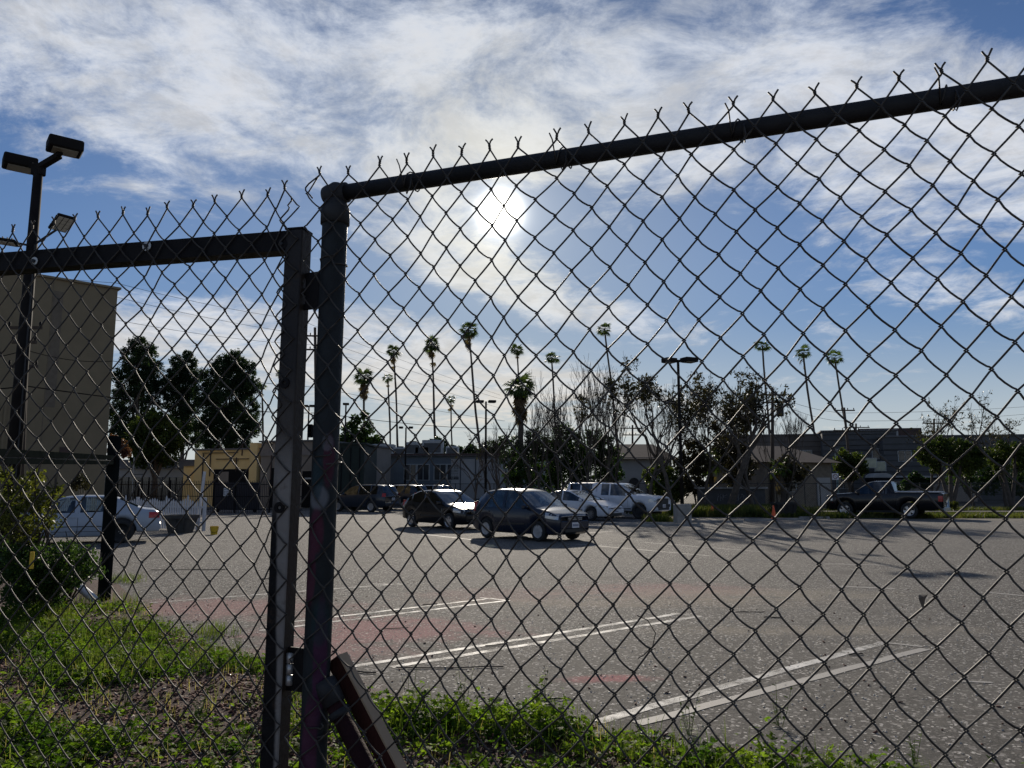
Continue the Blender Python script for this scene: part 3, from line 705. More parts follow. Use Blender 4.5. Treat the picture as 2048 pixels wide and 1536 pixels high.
    for xs_ in sp.get('seats', (cowl+1.05, cowl+1.9)):
        for sg in (1, -1):
            b = MB(); Mx = Matrix.Rotation(R(-14), 4, 'Y'); b.box((L/2-xs_, sg*.36, .92*H/1.5), (.14, .46, .62*H/1.5), M=Mx, bev=.05); b.box((L/2-xs_-.07, sg*.36, 1.25*H/1.5), (.10, .26, .17), M=Mx, bev=.04); b.box((L/2-xs_+.22, sg*.36, .55), (.5, .48, .16), bev=.05); b.build('seat', M_seat, root)
    b = MB(); Mw = Matrix.Rotation(R(65), 4, 'Y'); pts = [Vector((L/2-x0c-.42, .36, bzc+.02))+(Mw @ Vector((.18*math.cos(2*PI*k/16), .18*math.sin(2*PI*k/16), 0))) for k in range(17)]; b.tube(pts, .012, 6, cap=False); b.build('steering_wheel', M_trim, root)
    root['_ys'] = 0; del root['_ys']
    return root, patch, bx, f
def onground(px, py): p = gp(px, py); return (p.x, p.y, 0)
P_navy = carpaint('dark_navy_paint', (.012, .018, .035)); P_black = carpaint('black_car_paint', (.010, .010, .012)); P_white = carpaint('white_car_paint', (.68, .70, .74), .3)
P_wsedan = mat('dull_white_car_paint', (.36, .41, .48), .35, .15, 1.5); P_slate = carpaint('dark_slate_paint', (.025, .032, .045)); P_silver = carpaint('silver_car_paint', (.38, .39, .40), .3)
hatch = dict(L=3.92, W=1.69, H=1.53, wr=.295, axles=(.77, 3.14), paint=P_navy, glass=GL_mid, wglass=GL_mid, rim=M_cap, spokes=7, spw=.26,
    top=[(0, .72), (.10, .80), (.45, .90), (.92, .98), (1.0, 1.02), (1.78, 1.46), (2.1, 1.52), (2.8, 1.53), (3.30, 1.47), (3.58, 1.28), (3.78, 1.02), (3.86, .95), (3.92, .86)],
    belt=[(0, .70), (.10, .78), (.45, .88), (.92, .93), (2.0, .95), (3.6, .98), (3.92, .86)], bot=[(0, .30), (.2, .20), (3.6, .20), (3.92, .32)],
    side=(1.12, 3.22), pillars=[(2.26, 2.38)], cowl=.98, header=1.76, rheader=3.34, rcowl=3.72, wf=.76, wb=.84,
    heads=[(.04, .46, .64, .80, .05)], tails=[(3.70, 3.89, .84, 1.12)], seams=[1.25, 2.33, 3.15], handles=[2.08, 2.95], grille=(.60, .72, .66), slot=(.27, .38, .86), trims=[(1.35, 2.75, .47, .52)])
cA, pA, bA, fA = car('hatchback', 'small dark navy hatchback with silver wheel covers, nearest car in mid lot', 'car', (0, 0, 0), R(-46), hatch)
q = gp(1062, 1077); cA.location = (q.x-.05, q.y, 0); cA.scale = (.96, .98, 1.0)
sedanhatch = dict(hatch, L=4.25, W=1.72, wr=.31, axles=(.85, 3.42), H=1.47, paint=P_black, glass=GL_dark, wglass=GL_mid, rim=M_chrome, spokes=5,
    top=[(0, .66), (.12, .76), (.6, .88), (1.10, .97), (2.05, 1.42), (2.4, 1.475), (3.0, 1.45), (3.6, 1.27), (3.95, 1.08), (4.12, 1.0), (4.25, .88)],
    belt=[(0, .64), (.12, .74), (.6, .86), (1.1, .91), (2.4, .95), (3.7, 1.03), (4.25, .86)], side=(1.25, 3.72), pillars=[(2.48, 2.58), (3.38, 3.44)], cowl=1.08, header=2.02, rheader=3.0, rcowl=3.95,
    heads=[(.05, .55, .62, .76, .04)], tails=[(3.98, 4.22, .84, 1.06)], seams=[1.45, 2.53, 3.4], handles=[2.3, 3.2], grille=(.56, .64, .5))
sh, *_ = car('hatchback', 'black sloping-roofed hatchback parked directly behind the dark navy hatchback', 'car', (0, 0, 0), R(-50), sedanhatch); q = gp(905, 1056); sh.location = (q.x-.25, q.y+.3, 0)
civic = dict(hatch, L=4.5, W=1.75, H=1.43, wr=.315, axles=(.9, 3.6), paint=P_white, glass=GL_dark, wglass=GL_mid, rim=mat('grey_alloy', (.16, .16, .17), .4, metal=.5), spokes=9, spw=.12,
    top=[(0, .60), (.12, .68), (.6, .84), (1.15, .95), (2.15, 1.38), (2.5, 1.43), (3.1, 1.40), (3.8, 1.10), (4.1, 1.04), (4.42, 1.0), (4.5, .86)], belt=[(0, .58), (.12, .66), (.6, .82), (1.15, .90), (2.6, .94), (4.1, .98), (4.5, .84)],
    side=(1.3, 3.6), pillars=[(2.52, 2.60), (3.4, 3.46)], cowl=1.12, header=2.12, rheader=3.1, rcowl=3.8, heads=[(.04, .6, .60, .70, .05)], tails=[(4.2, 4.48, .8, .96)], seams=[1.5, 2.56, 3.5], handles=[2.3, 3.25], grille=(.54, .61, .8), slot=(.24, .36, 1.0))
ci, *_ = car('sedan', 'white low-nosed sedan between the dark hatchback and the white pickup truck', 'car', (0, 0, 0), R(-40), civic); q = gp(1165, 1040); ci.location = (q.x-.2, q.y+.6, 0)
# white sedan on the left, seen side-on, rear to the right
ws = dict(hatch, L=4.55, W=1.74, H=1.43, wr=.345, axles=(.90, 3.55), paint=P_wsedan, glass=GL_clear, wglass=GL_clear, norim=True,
    top=[(0, .62), (.15, .72), (.7, .86), (1.15, .95), (1.75, 1.28), (2.05, 1.40), (2.45, 1.435), (3.1, 1.425), (3.38, 1.37), (3.98, 1.07), (4.1, 1.03), (4.42, 1.0), (4.5, .94), (4.55, .80)], belt=[(0, .60), (.15, .70), (.7, .84), (1.15, .90), (2.5, .925), (3.9, .97), (4.45, .92), (4.55, .78)],
    side=(1.28, 3.12), pillars=[(2.34, 2.48)], cowl=1.12, header=1.98, rheader=3.42, rcowl=3.94, heads=[(.05, .5, .58, .72, .03)], tails=[(4.26, 4.53, .74, .92)], seams=[1.35, 2.43, 3.45], handles=[2.22, 3.2], trims=[(1.4, 3.05, .50, .525), (1.3, 3.1, .36, .372)], rpz=.8, tumble=.30)
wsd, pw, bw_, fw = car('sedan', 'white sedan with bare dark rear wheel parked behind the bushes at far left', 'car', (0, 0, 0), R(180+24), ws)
qr = gp(250, 1086); a_ = wsd.rotation_euler.z; off = Vector((math.cos(a_), math.sin(a_), 0))*(4.55/2-3.55); side_ = Vector((-math.sin(a_), math.cos(a_), 0))*(.80)
wsd.location = (qr.x-off.x-side_.x-.12, qr.y-off.y-side_.y, 0); wsd.scale = (.99, 1, .94)
for ch in wsd.children:
    if ch.name.startswith('wheel'):
        b = MB()
        for k in range(5): an = 2*PI*k/5; b.lathe([(0, .03), (.012, .03), (.012, .0)], (.055*math.cos(an), (1 if ch.location.y > 0 else -1)*.075, .055*math.sin(an)), 6, Matrix.Rotation(-PI/2*(1 if ch.location.y > 0 else -1), 4, 'X'))
        b.build('lug_nuts', M_chrome, ch)
b = MB(); b.box((-.0, 0, 0), (.55, .03, .05), bev=.01); 
# black pickup, single cab, facing left
ram = dict(hatch, L=5.6, W=2.0, H=1.88, wr=.40, axles=(.98, 4.05), paint=P_black, glass=GL_dark, wglass=GL_dark, rim=M_chrome, spokes=5, spw=.24,
    top=[(0, 1.0), (.06, 1.12), (.3, 1.20), (1.25, 1.27), (1.40, 1.30), (2.15, 1.82), (2.4, 1.88), (3.05, 1.88), (3.25, 1.85), (3.42, 1.34), (3.46, 1.30), (5.5, 1.30), (5.56, 1.28), (5.6, 1.2)],
    belt=[(0, .98), (.06, 1.08), (.3, 1.16), (1.3, 1.20), (3.3, 1.24), (3.5, 1.285), (5.5, 1.285), (5.6, 1.15)], bot=[(0, .42), (.2, .36), (5.2, .42), (5.6, .55)],
    side=(1.58, 3.12), pillars=[(2.92, 2.96)], cowl=1.36, header=2.13, rheader=3.22, rcowl=3.44, wf=.84, wb=.93, heads=[(.03, .36, .86, 1.02)], tails=[(5.38, 5.58, .86, 1.14)], seams=[1.55, 2.98, 3.5], handles=[2.7], grille=(.74, 1.02, 1.0), gbar=M_chrome, slot=(.44, .56, 1.2), bump=P_silver, seats=(2.75,), rpz=.75, tumble=.30, trims=[])
rm, pr_, br_, fr_ = car('pickup_truck', 'black single-cab pickup truck with five-spoke rims at the right edge of the lot', 'pickup truck', (0, 0, 0), R(180+8), ram)
q1, q2 = gp(1690, 1034), gp(1822, 1037); a_ = math.atan2(q1.y-q2.y, q1.x-q2.x); rm.rotation_euler.z = a_
off = Vector((math.cos(a_), math.sin(a_), 0)); sd = Vector((-math.sin(a_), math.cos(a_), 0)); q = (q1+q2)/2; rm.location = tuple(q+off*(2.515-2.8)-sd*.88)
for o in (br_('bed_cover', (-1.62, 0, 1.335), (1.95, 1.72, .05), mat('pale_vinyl_cover', (.42, .44, .47), .5), .02), br_('bed_rail', (-1.62, .93, 1.318), (2.0, .06, .035), M_chrome, .01), br_('bed_rail', (-1.62, -.93, 1.318), (2.0, .06, .035), M_chrome, .01)): pass
# white pickup with camper shell
tac = dict(hatch, L=5.35, W=1.86, H=1.76, wr=.37, axles=(.92, 4.12), paint=P_white, glass=GL_dark, wglass=GL_mid, rim=M_trim, spokes=6,
    top=[(0, .98), (.06, 1.06), (.3, 1.12), (1.2, 1.20), (1.32, 1.24), (2.05, 1.70), (2.35, 1.77), (3.2, 1.78), (3.34, 1.74), (3.36, 1.2), (3.44, 1.2), (3.46, 1.76), (3.55, 1.80), (5.2, 1.80), (5.3, 1.6), (5.35, 1.1)],
    belt=[(0, .95), (.06, 1.02), (.3, 1.08), (1.2, 1.12), (3.3, 1.17), (5.3, 1.17), (5.35, 1.0)], bot=[(0, .42), (.2, .36), (5.0, .42), (5.35, .55)], sm=.015,
    side=(1.45, 5.1), pillars=[(2.55, 2.64), (3.10, 3.66), (4.30, 4.40)], cowl=1.26, header=2.03, rheader=5.22, rcowl=5.3, wf=.84, wb=.92, heads=[(.03, .38, .84, .98)], tails=[(5.2, 5.34, .8, 1.05)], seams=[1.5, 2.6, 3.38], handles=[2.3], grille=(.72, 1.0, 1.0), gbar=M_grille, slot=(.44, .58, 1.2), bump=M_trim, seats=(2.4,), tumble=.22)
tc_, pt_, bt_, ft_ = car('pickup_truck', 'white pickup truck with a camper shell and black grille beside the orange cones', 'pickup truck', (0, 0, 0), R(-38), tac); q = gp(1262, 1037); tc_.location = (q.x-.55, q.y+1.1, 0)
bt_('roof_rack_rail', (-1.7, .75, 1.86), (1.7, .04, .03), M_trim, .005); bt_('roof_rack_rail', (-1.7, -.75, 1.86), (1.7, .04, .03), M_trim, .005)
bt_('grille_surround', (2.675, 0, 1.03), (.05, 1.12, .05), P_white, .015)
# dark SUVs by the building at left
suv = dict(hatch, L=4.6, W=1.85, H=1.72, wr=.35, axles=(.9, 3.55), paint=P_slate, glass=GL_dark, wglass=GL_dark, rim=M_chrome,
    top=[(0, .85), (.1, .98), (.5, 1.06), (1.1, 1.12), (1.85, 1.62), (2.2, 1.71), (3.6, 1.72), (4.2, 1.66), (4.38, 1.3), (4.55, 1.05), (4.6, .95)], belt=[(0, .82), (.1, .94), (.5, 1.02), (1.1, 1.06), (4.3, 1.12), (4.6, .92)], bot=[(0, .36), (.2, .28), (4.3, .28), (4.6, .4)],
    side=(1.25, 4.15), pillars=[(2.45, 2.55), (3.4, 3.5)], cowl=1.1, header=1.83, rheader=4.22, rcowl=4.42, wf=.8, wb=.88, heads=[(.04, .4, .76, .9)], tails=[(4.36, 4.58, .95, 1.18)], seams=[1.4, 2.5, 3.45], handles=[2.2, 3.2], grille=(.62, .82, .8), slot=(.34, .46, 1.0), rpz=.82, trims=[])
for i, (px, py, rz, pt, lb) in enumerate([(722, 1024, 152, P_slate, 'dark SUV right of the round post, nearest of the row with its back turned'), (792, 1019, 150, P_slate, 'dark SUV second from the round post, half behind the first one'), (852, 1013, 148, P_silver, 'silver-white SUV with rounded roof behind the black hatchback')]):
    o, *_ = car('suv', lb, 'car', (0, 0, 0), R(rz), dict(suv, paint=pt), 'cars parked in a row by the far building'); q = gp(px, py); o.location = (q.x, q.y+1.0, 0)
for (px, py, rz, pt, sp_, lb) in [(985, 1006, -30, P_silver, civic, 'pale silver car seen only as a roof between the two dark hatchbacks'), (1062, 1001, 160, P_white, suv, 'white SUV whose roof shows above the dark navy hatchback'), (345, 1003, 4, P_white, suv, 'white vehicle parked behind the black iron railings on the left'), (880, 1003, 10, P_slate, civic, 'dark car furthest back in the row behind the black hatchback')]:
    o, *_ = car('parked_car', lb, 'car', (0, 0, 0), R(rz), dict(sp_, paint=pt)); q = gp(px, py); o.location = (q.x, q.y, 0)

# ================================================================ BUILDINGS
M_tan = mat('tan_stucco', (.22, .175, .11), .95, .15, .8, bump=.2, bscale=8)
M_yel = mat('yellow_stucco', (.88, .65, .30), .95, .12, .8); M_pale = mat('pale_grey_stucco', (.27, .235, .20), .95, .15, 1)
M_wht = mat('off_white_wall', (.36, .36, .35), .95, .15, 1); M_grn = mat('dark_green_sheet', (.012, .022, .018), .8)
M_blu = mat('blue_grey_wall', (.13, .155, .175), .95, .15, .8); M_gry = mat('grey_clapboard', (.095, .098, .10), .95, .2, .6)
M_brn = mat('brown_roof', (.09, .06, .05), .95, .3, 3); M_win = mat('dark_window_glass', (.03, .035, .045), .12, .3, 2, spec=.6)
M_frm = mat('pale_window_frame', (.40, .42, .42), .7); M_roof = mat('grey_roofing', (.16, .16, .165), .9, .2, 2)
M_cream = mat('cream_blind', (.50, .50, .36), .8); M_conc = mat('rough_concrete', (.26, .25, .235), .95, .3, 4, bump=.4, bscale=30)
M_wood = mat('weathered_pole_wood', (.075, .055, .04), .95, .3, 6, stretch=(1, 1, .1)); M_iron = mat('black_iron', (.012, .012, .014), .7, spec=.1); M_cable = mat('black_cable', (.012, .012, .014), 1.0, spec=.0)
def building(name, label, cat, A, B, back, h, m, roof=None, par=.0):
    """A, B: front ground corners; back: depth behind the front; returns the Empty and a function that places front parts"""
    A, B = Vector((A[0], A[1], 0)), Vector((B[0], B[1], 0)); d = (B-A); L = d.length; d.normalize(); n = Vector((-d.y, d.x, 0))
    if n.y < 0: n = -n
    t = thing(name, label, cat, (A.x, A.y, 0), math.atan2(d.y, d.x)); sg = 1 if Vector((-d.y, d.x, 0)).dot(n) > 0 else -1
    b = MB(); b.box((L/2, sg*back/2, h/2), (L, back, h)); b.build('wall', m, t)
    b = MB(); b.box((L/2, sg*back/2, h+.06), (L+.3, back+.3, .12)); b.build('roof', roof or M_roof, t)
    def place(nm, s, z, w, hh, mm, out=.04, parent=t): b = MB(); b.box((0, 0, 0), (w, .08, hh)); return b.build(nm, mm, parent, loc=(s, -sg*out, z))
    def window(s, z, w, hh, mm=None, bars=1):
        f = place('window', s, z, w, hh, M_frm, .03); g1 = MB()
        for k in range(bars+1): ww_ = (w-.10)/(bars+1); g1 = MB(); g1.box((0, 0, 0), (ww_-.06, .03, hh-.12)); g1.build('pane', mm or M_win, f, loc=(-w/2+.05+ww_*(k+.5), -sg*.045, 0))
        return f
    return t, place, window, L, sg
def topz(px, py, Y): return at(px, py, Y).z
# tall windowless tan block at left
c0_ = at(210, 950, 45); hA = topz(232, 579, 45); A = (c0_.x-16*.72, c0_.y-16*.69)
t, pl_, wi_, L, sg = building('windowless_block', 'tall windowless tan stucco block behind the light pole at far left', 'building', A, (c0_.x, c0_.y), 14, hA, M_tan, M_tan)
M_joint = mat('score_line', (.165, .135, .10), .9)
for k in range(1, 4): pl_('panel_joint', L*k/4+.6, hA/2, .03, hA, M_joint, -.025)
pl_('stain_strip', L-3.1, hA*.7, .5, hA*.5, M_joint, -.03)
pl_('downpipe', L-5.2, 3, .12, 6, M_tan, .06); pl_('wall_vent', L-2.2, 3.6, .5, .4, M_brn, .02)
b = MB(); b.box((L-7.5, sg*2, hA+.3), (.7, .7, .5)); b.build('roof_vent', M_roof, t)
# yellow building with grey side
Y0 = 62; y1 = at(386, 980, 62); y2 = at(517, 980, 60)
t, pl_, wi_, L, sg = building('yellow_building', 'yellow stucco building with pipes on its wall behind the iron railings', 'building', (y1.x, y1.y), (y2.x, y2.y), 12, topz(440, 900, 61), M_yel)
hY = topz(440, 900, 61); b = MB(); b.box((L-.35, 0, hY/2+.25), (.7, .5, hY+.5)); b.build('corner_pier', M_yel, t, loc=(0, -sg*.1, 0))
pl_('entrance', 3.65, 1.5, 3.3, 2.9, M_iron, .05); pl_('door_panel', 3.0, 1.45, .9, 2.6, M_pale, .10)
for s, z, w, hh in ((1.6, 3.5, .05, 2.2), (2.5, 4.25, 3.4, .05), (3.7, 3.75, 3.1, .05), (4.1, 3.3, .05, 1.1), (.9, 2.9, .05, 2.6), (3.9, 3.6, .7, .05), (4.6, 4.5, .06, 1.0)): pl_('wall_pipe', s, z, w, hh, M_brn, .08)
w2 = at(365, 980, 63); t2, p2, *_ = building('low_annexe', 'low yellow annexe at the left end of the yellow building', 'building', (w2.x, w2.y), (y1.x-.02, y1.y+.9), 6, topz(375, 932, 63), M_yel)
g1_ = at(519, 980, 59.5); g2_ = at(640, 980, 58)
t, pl_, wi_, L, sg = building('grey_hall', 'pale grey flat-roofed hall seen between the gate post and the round post', 'building', (g1_.x, g1_.y), (g2_.x, g2_.y), 12, topz(560, 884, 59), M_pale)
pl_('fascia', L/2, topz(560, 905, 59), L, .5, mat('fascia_grey', (.26, .23, .21), .9), .06); pl_('doorway', L*.82, 1.4, 1.1, 2.7, M_iron, .06); pl_('door_light', L*.82, 2.2, .6, .12, M_frm, .12)
pl_('cladding', L*.35, 1.5, 1.6, 3, M_iron, .05); pl_('downpipe', 1.0, 2, .08, 4, M_brn, .08)
# white low strip building far left
a1, a2 = at(196, 980, 76), at(386, 980, 76)
t, pl_, wi_, L, sg = building('low_shop_row', 'long low building with white fascia and dark windows under the round-crowned tree', 'building', (a1.x, a1.y), (a2.x, a2.y), 10, topz(280, 938, 76), M_wht, M_roof)
pl_('shop_windows', L/2, 1.35, L*.98, 2.3, M_win, .04); pl_('parapet', L/2, topz(280, 927, 76), L, .8, M_roof, -.5)
for k in range(14): pl_('mullion', L*(k+.5)/14, 1.35, .08, 2.3, M_iron, .10)
pl_('notice_sign', L*.62, 1.75, 1.1, .5, M_wht, .16); pl_('notice_sign', L*.62, 1.75, .7, .2, M_gry, .21)
# dark green sheeted block
a1, a2 = at(636, 980, 54), at(727, 980, 54)
t, pl_, wi_, L, sg = building('green_enclosure', 'tall dark green sheeted enclosure just right of the round post', 'enclosure', (a1.x, a1.y), (a2.x, a2.y), 5, topz(690, 889, 54), M_grn, M_grn)
for k in range(5): pl_('sheet_rib', L*(k+.5)/5, 2.2, .05, 4.2, M_iron, .03)
# long low building in the middle
a1, a2 = at(727, 980, 72), at(1105, 980, 70)
t, pl_, wi_, L, sg = building('long_low_building', 'long low blue-grey building with rooftop air conditioners behind the parked cars', 'building', (a1.x, a1.y), (a2.x, a2.y), 12, topz(880, 912, 71), M_blu, M_roof)
pl_('eave', L/2, topz(880, 909, 71), L+.6, .16, M_brn, .5)
for s in (.03, .20, .27, .36, .43): 
    wi_(L*s+.9, 2.9, 1.2, 1.5)
pl_('white_bay', L*.72, 2.3, L*.50, 3.6, M_wht, .05)
for s in (.52, .60, .71, .84): pl_('bay_joint', L*s, 2.3, .10, 3.6, M_gry, .10)
hR = topz(880, 912, 71)
ACL = {765: 'widest low rooftop air-conditioning unit, leftmost on the long roof', 800: 'small rooftop unit second from the left on the long roof', 826: 'tall rooftop unit near the middle of the long roof', 866: 'largest rooftop unit on the long low roof', 905: 'small rooftop unit at the right end of the roof group', 845: 'rooftop unit tucked between the tall one and the largest one'}
for px, w, hh in ((765, 2.4, 1.1), (800, 1.2, .8), (826, 1.4, 1.3), (866, 2.0, 1.5), (905, 1.2, .9), (845, 1.5, 1.0)):
    p = at(px, 900, 74); u = thing('rooftop_unit', ACL[px], 'air conditioner', (p.x, p.y, hR+.12), 0, 'air-conditioning units on the long low roof')
    b = MB(); b.box((0, 0, hh/2), (w, 1.2, hh), bev=.05); b.build('casing', M_frm, u); b = MB(); b.lathe([(.35, 0), (.35, .12), (0, .13)], (0, 0, hh), 12); b.build('fan_cowl', M_gry, u); b = MB(); b.box((0, -.61, hh*.5), (w*.8, .03, hh*.6)); b.build('louvre', M_gry, u)
# arched white house
a1, a2 = at(1235, 980, 62), at(1345, 980, 62)
def gable(t, L, h, rise, m, over=.5, sg=1, depth=8):
    b = MB(); y0, y1 = -over*sg, (depth+over)*sg; xm = L/2
    b.add([(-over, y0, h-.1), (L+over, y0, h-.1), (L+over, y1, h-.1), (-over, y1, h-.1), (xm*.35, (y0+y1)/2, h+rise), (L-xm*.35, (y0+y1)/2, h+rise)], [(0, 1, 5, 4), (1, 2, 5), (2, 3, 4, 5), (3, 0, 4), (3, 2, 1, 0)]); b.build('hip_roof', m, t)
t, pl_, wi_, L, sg = building('white_house', 'white house with arched openings and brown roof behind the white pickup', 'house', (a1.x, a1.y), (a2.x, a2.y), 8, topz(1290, 918, 62), M_wht, M_brn)
gable(t, L, topz(1290, 918, 62)+.1, 1.3, M_brn, .5, sg)
for s in (.30, .62):
    b = MB(); pts = [(-.4, 0), (.4, 0), (.4, 1.7)]+[(.4*math.cos(a), 1.7+.4*math.sin(a)) for a in (.5, 1.0, 1.57, 2.1, 2.6)]+[(-.4, 1.7)]
    b.add([(x, 0, z) for x, z in pts]+[(x, .15, z) for x, z in pts], [tuple(range(len(pts)))]+[(i, (i+1) % len(pts), len(pts)+(i+1) % len(pts), len(pts)+i) for i in range(len(pts))]); b.build('arched_opening', M_win, t, loc=(L*s, -sg*.1-.08, .2))
a1, a2 = at(1530, 980, 60), at(1665, 980, 62)
t, pl_, wi_, L, sg = building('tan_house', 'single-storey tan house with dark hipped roof before the grey apartments', 'house', (a1.x, a1.y), (a2.x, a2.y), 8, topz(1600, 925, 61), mat('tan_house_wall', (.22, .185, .14), .95), M_brn)
gable(t, L, topz(1600, 925, 61)+.1, 1.4, M_brn, .6, sg); pl_('white_door', L*.86, 1.2, 1.3, 2.2, M_wht, .05); wi_(L*.35, 1.7, 1.3, 1.1)
# grey apartments, stepping back to the right
AP = [((1445, 84), (1650, 82), 871, 10, 'long grey-brown apartment building behind the tan house', M_brn if False else mat('taupe_wall', (.13, .115, .105), .95, .15, .6)),
      ((1650, 80), (1800, 78), 862, 10, 'grey clapboard apartment block left of the cream window', M_gry), ((1772, 77), (2120, 74), 872, 12, 'wide grey apartment block with white-edged awning behind the black pickup', M_gry)]
for i, ((pa, Ya), (pb, Yb), py, dep, lab, mm) in enumerate(AP):
    a1, a2 = at(pa, 980, Ya), at(pb, 980, Yb); hT = topz((pa+pb)/2, py, (Ya+Yb)/2)
    t, pl_, wi_, L, sg = building('apartment_block', lab, 'building', (a1.x, a1.y), (a2.x, a2.y), dep, hT, mm)
    nW = int(L/3.2)
    for z in (4.9, 1.9) if i < 2 else (4.6,):
        for k in range(nW): wi_(L*(k+.5)/nW, z, 1.3, 1.1)
    for k in range(int(hT/.55)): pl_('siding_line', L/2, .3+k*.55, L, .03, M_iron, .012)
    if i == 2:
        wi_(-1.4+.0+1.0, 3.6, 1.1, 1.0, M_cream, 0)
        pl_('awning_edge', L*.27, 2.55, L*.52, .16, M_wht, .9); pl_('awning', L*.27, 2.40, L*.52, .12, M_iron, .5)
        pl_('ground_floor_band', L*.27, 1.15, L*.52, 2.0, M_pale, .03); pl_('roof_pavilion', L*.08, hT+.5, 6, 1.0, M_brn, -2); pl_('rear_window', L*.1, hT+.45, .9, .5, M_frm, -1.9)
        cp = at(1757, 946, 75); cn = thing('domed_canopy', 'small white domed canopy with dark sides over the entrance behind the black pickup', 'canopy', (cp.x, cp.y, 0)); b = MB(); zt = cp.z
        pts = [(math.cos(a)*.95, math.sin(a)*.45) for a in np.linspace(0, PI, 12)]; b.add([(x, -.9, zt-.45+z) for x, z in pts]+[(x, .9, zt-.45+z) for x, z in pts], [(k, k+1, 13+k, 12+k) for k in range(11)]+[tuple(range(12)), tuple(range(12, 24))]); b.build('dome', M_wht, cn)
        b = MB(); b.box((0, 0, zt-.45-.45), (1.86, 1.78, .88)); b.build('valance', M_iron, cn)
        for sx in (-.85, .85): b = MB(); b.box((sx, -.8, (zt-1.3)/2), (.08, .08, zt-1.3)); b.build('leg', M_iron, cn)
p = at(1741, 926, 75.5); t = thing('cream_window_bay', 'pale cream window bay on the grey apartment wall above the black pickup', 'window', (p.x, p.y, p.z)); b = MB(); b.box((0, 0, 0), (1.15, .3, 1.0)); b.build('frame', M_frm, t); b = MB(); b.box((0, -.17, 0), (1.0, .03, .86)); b.build('blind', M_cream, t)  # the pale cream is the blind's plain base colour
p = at(1693, 935, 72); t = thing('green_screen_panel', 'tall pale green panel standing at the corner of the grey apartments', 'panel', (p.x-.3, p.y, 0)); b = MB(); b.box((-.6, 0, 2.3), (.12, .12, 4.6)); b.build('post', mat('pale_green_paint', (.20, .30, .26), .8), t); b = MB(); b.box((.1, 0, 4.4), (1.4, .1, .15)); b.build('crossbar', M_frm, t)

# ================================================================ FENCES, POSTS, STREET FURNITURE
# black iron railings with a gate
ra, rb = at(215, 980, 50), at(606, 980, 46); d = Vector((rb.x-ra.x, rb.y-ra.y, 0)); L = d.length; dn = d.normalized()
t = thing('iron_railings', 'black iron picket railings with spear tops in front of the yellow building', 'railings', (ra.x, ra.y, 0), math.atan2(d.y, d.x))
b = MB(); n = int(L/.125)
for k in range(n): b.box((k*.125, 0, .98), (.02, .02, 1.9+.06*(k % 2)))
o = b.build('pickets', M_iron, t); o['kind'] = 'stuff'
for z in (.22, 1.0, 1.72): b = MB(); b.box((L/2, 0, z), (L, .04, .045)); b.build('rail', M_iron, t)
for s in np.arange(0, L+.1, 2.4): b = MB(); b.box((s, 0, 1.0), (.08, .08, 2.0)); b.build('post', M_iron, t)
p = at(452, 984, 47.2); n_ = thing('paper_notice', 'white printed paper notice tied to the black iron railings', 'notice', (p.x, p.y-.0, p.z)); b = MB(); b.box((0, 0, 0), (.28, .01, .48)); b.build('sheet', M_plate, n_); b = MB()
for r_ in range(4):
    for c_ in range(2): b.box((-.065+.13*c_, -.007, .16-.11*r_), (.09, .003, .06))
b.build('printed_blocks', M_dark, n_)
# sliding gate panel behind the railings
ga, gb_ = at(430, 980, 49), at(520, 980, 48.2); d = Vector((gb_.x-ga.x, gb_.y-ga.y, 0)); Lg = d.length
t = thing('sliding_gate', 'dark solid sliding gate panel on small wheels behind the railings', 'gate', (ga.x, ga.y, 0), math.atan2(d.y, d.x)); b = MB(); b.box((Lg/2, 0, 1.0), (Lg, .05, 1.7)); b.build('panel', mat('dark_blue_sheet', (.01, .013, .025), .6), t)
for s in (.3, Lg-.3): b = MB(); b.lathe([(0, -.03), (.12, -.03), (.12, .03), (0, .03)], (s, 0, .12), 14, Matrix.Rotation(PI/2, 4, 'X')); b.build('wheel', M_iron, t)
# white picket fence
pa, pb = gp(120, 1052), gp(408, 1062); d = pb-pa; L = d.length; M_pk = mat('white_picket_paint', (.55, .55, .57), .8, .2, 4)
t = thing('picket_fence', 'low white wooden picket fence behind the white sedan', 'fence', (pa.x, pa.y, 0), math.atan2(d.y, d.x)); n = int(L/.125); pk = None
for k in range(n):
    h_ = 1.0+.05*math.sin(k*.9)+(.12 if k % 9 == 4 else 0)
    if pk is None: b = MB(); b.add([(-.038, -.01, 0), (.038, -.01, 0), (.038, -.01, .93), (0, -.01, 1), (-.038, -.01, .93), (-.038, .01, 0), (.038, .01, 0), (.038, .01, .93), (0, .01, 1), (-.038, .01, .93)], [(0, 1, 2, 3, 4), (9, 8, 7, 6, 5), (0, 5, 6, 1), (1, 6, 7, 2), (2, 7, 8, 3), (3, 8, 9, 4), (4, 9, 5, 0)]); pk = b.build('picket', M_pk, t); o = pk
    else: o = pk.copy(); COL.objects.link(o)
    o.location = (k*.125, -.03, .04); o.scale = (1, 1, h_*1.08)
for z in (.3, .85): b = MB(); b.box((L/2, .01, z), (L, .035, .07)); b.build('rail', M_pk, t)
for s in (L-.08, L*.55): b = MB(); b.box((s, .05, .6), (.09, .09, 1.2)); b.build('post', M_pk, t)
p = gp(397, 1061); t = thing('white_stake', 'tall thin white-painted stake leaning at the right end of the picket fence', 'stake', (p.x, p.y-.12, 0)); b = MB(); b.beam((0, 0, 0), (.14, .05, 2.15), .10, .04, up=(0, 1, 0)); b.build('plank', M_pk, t)
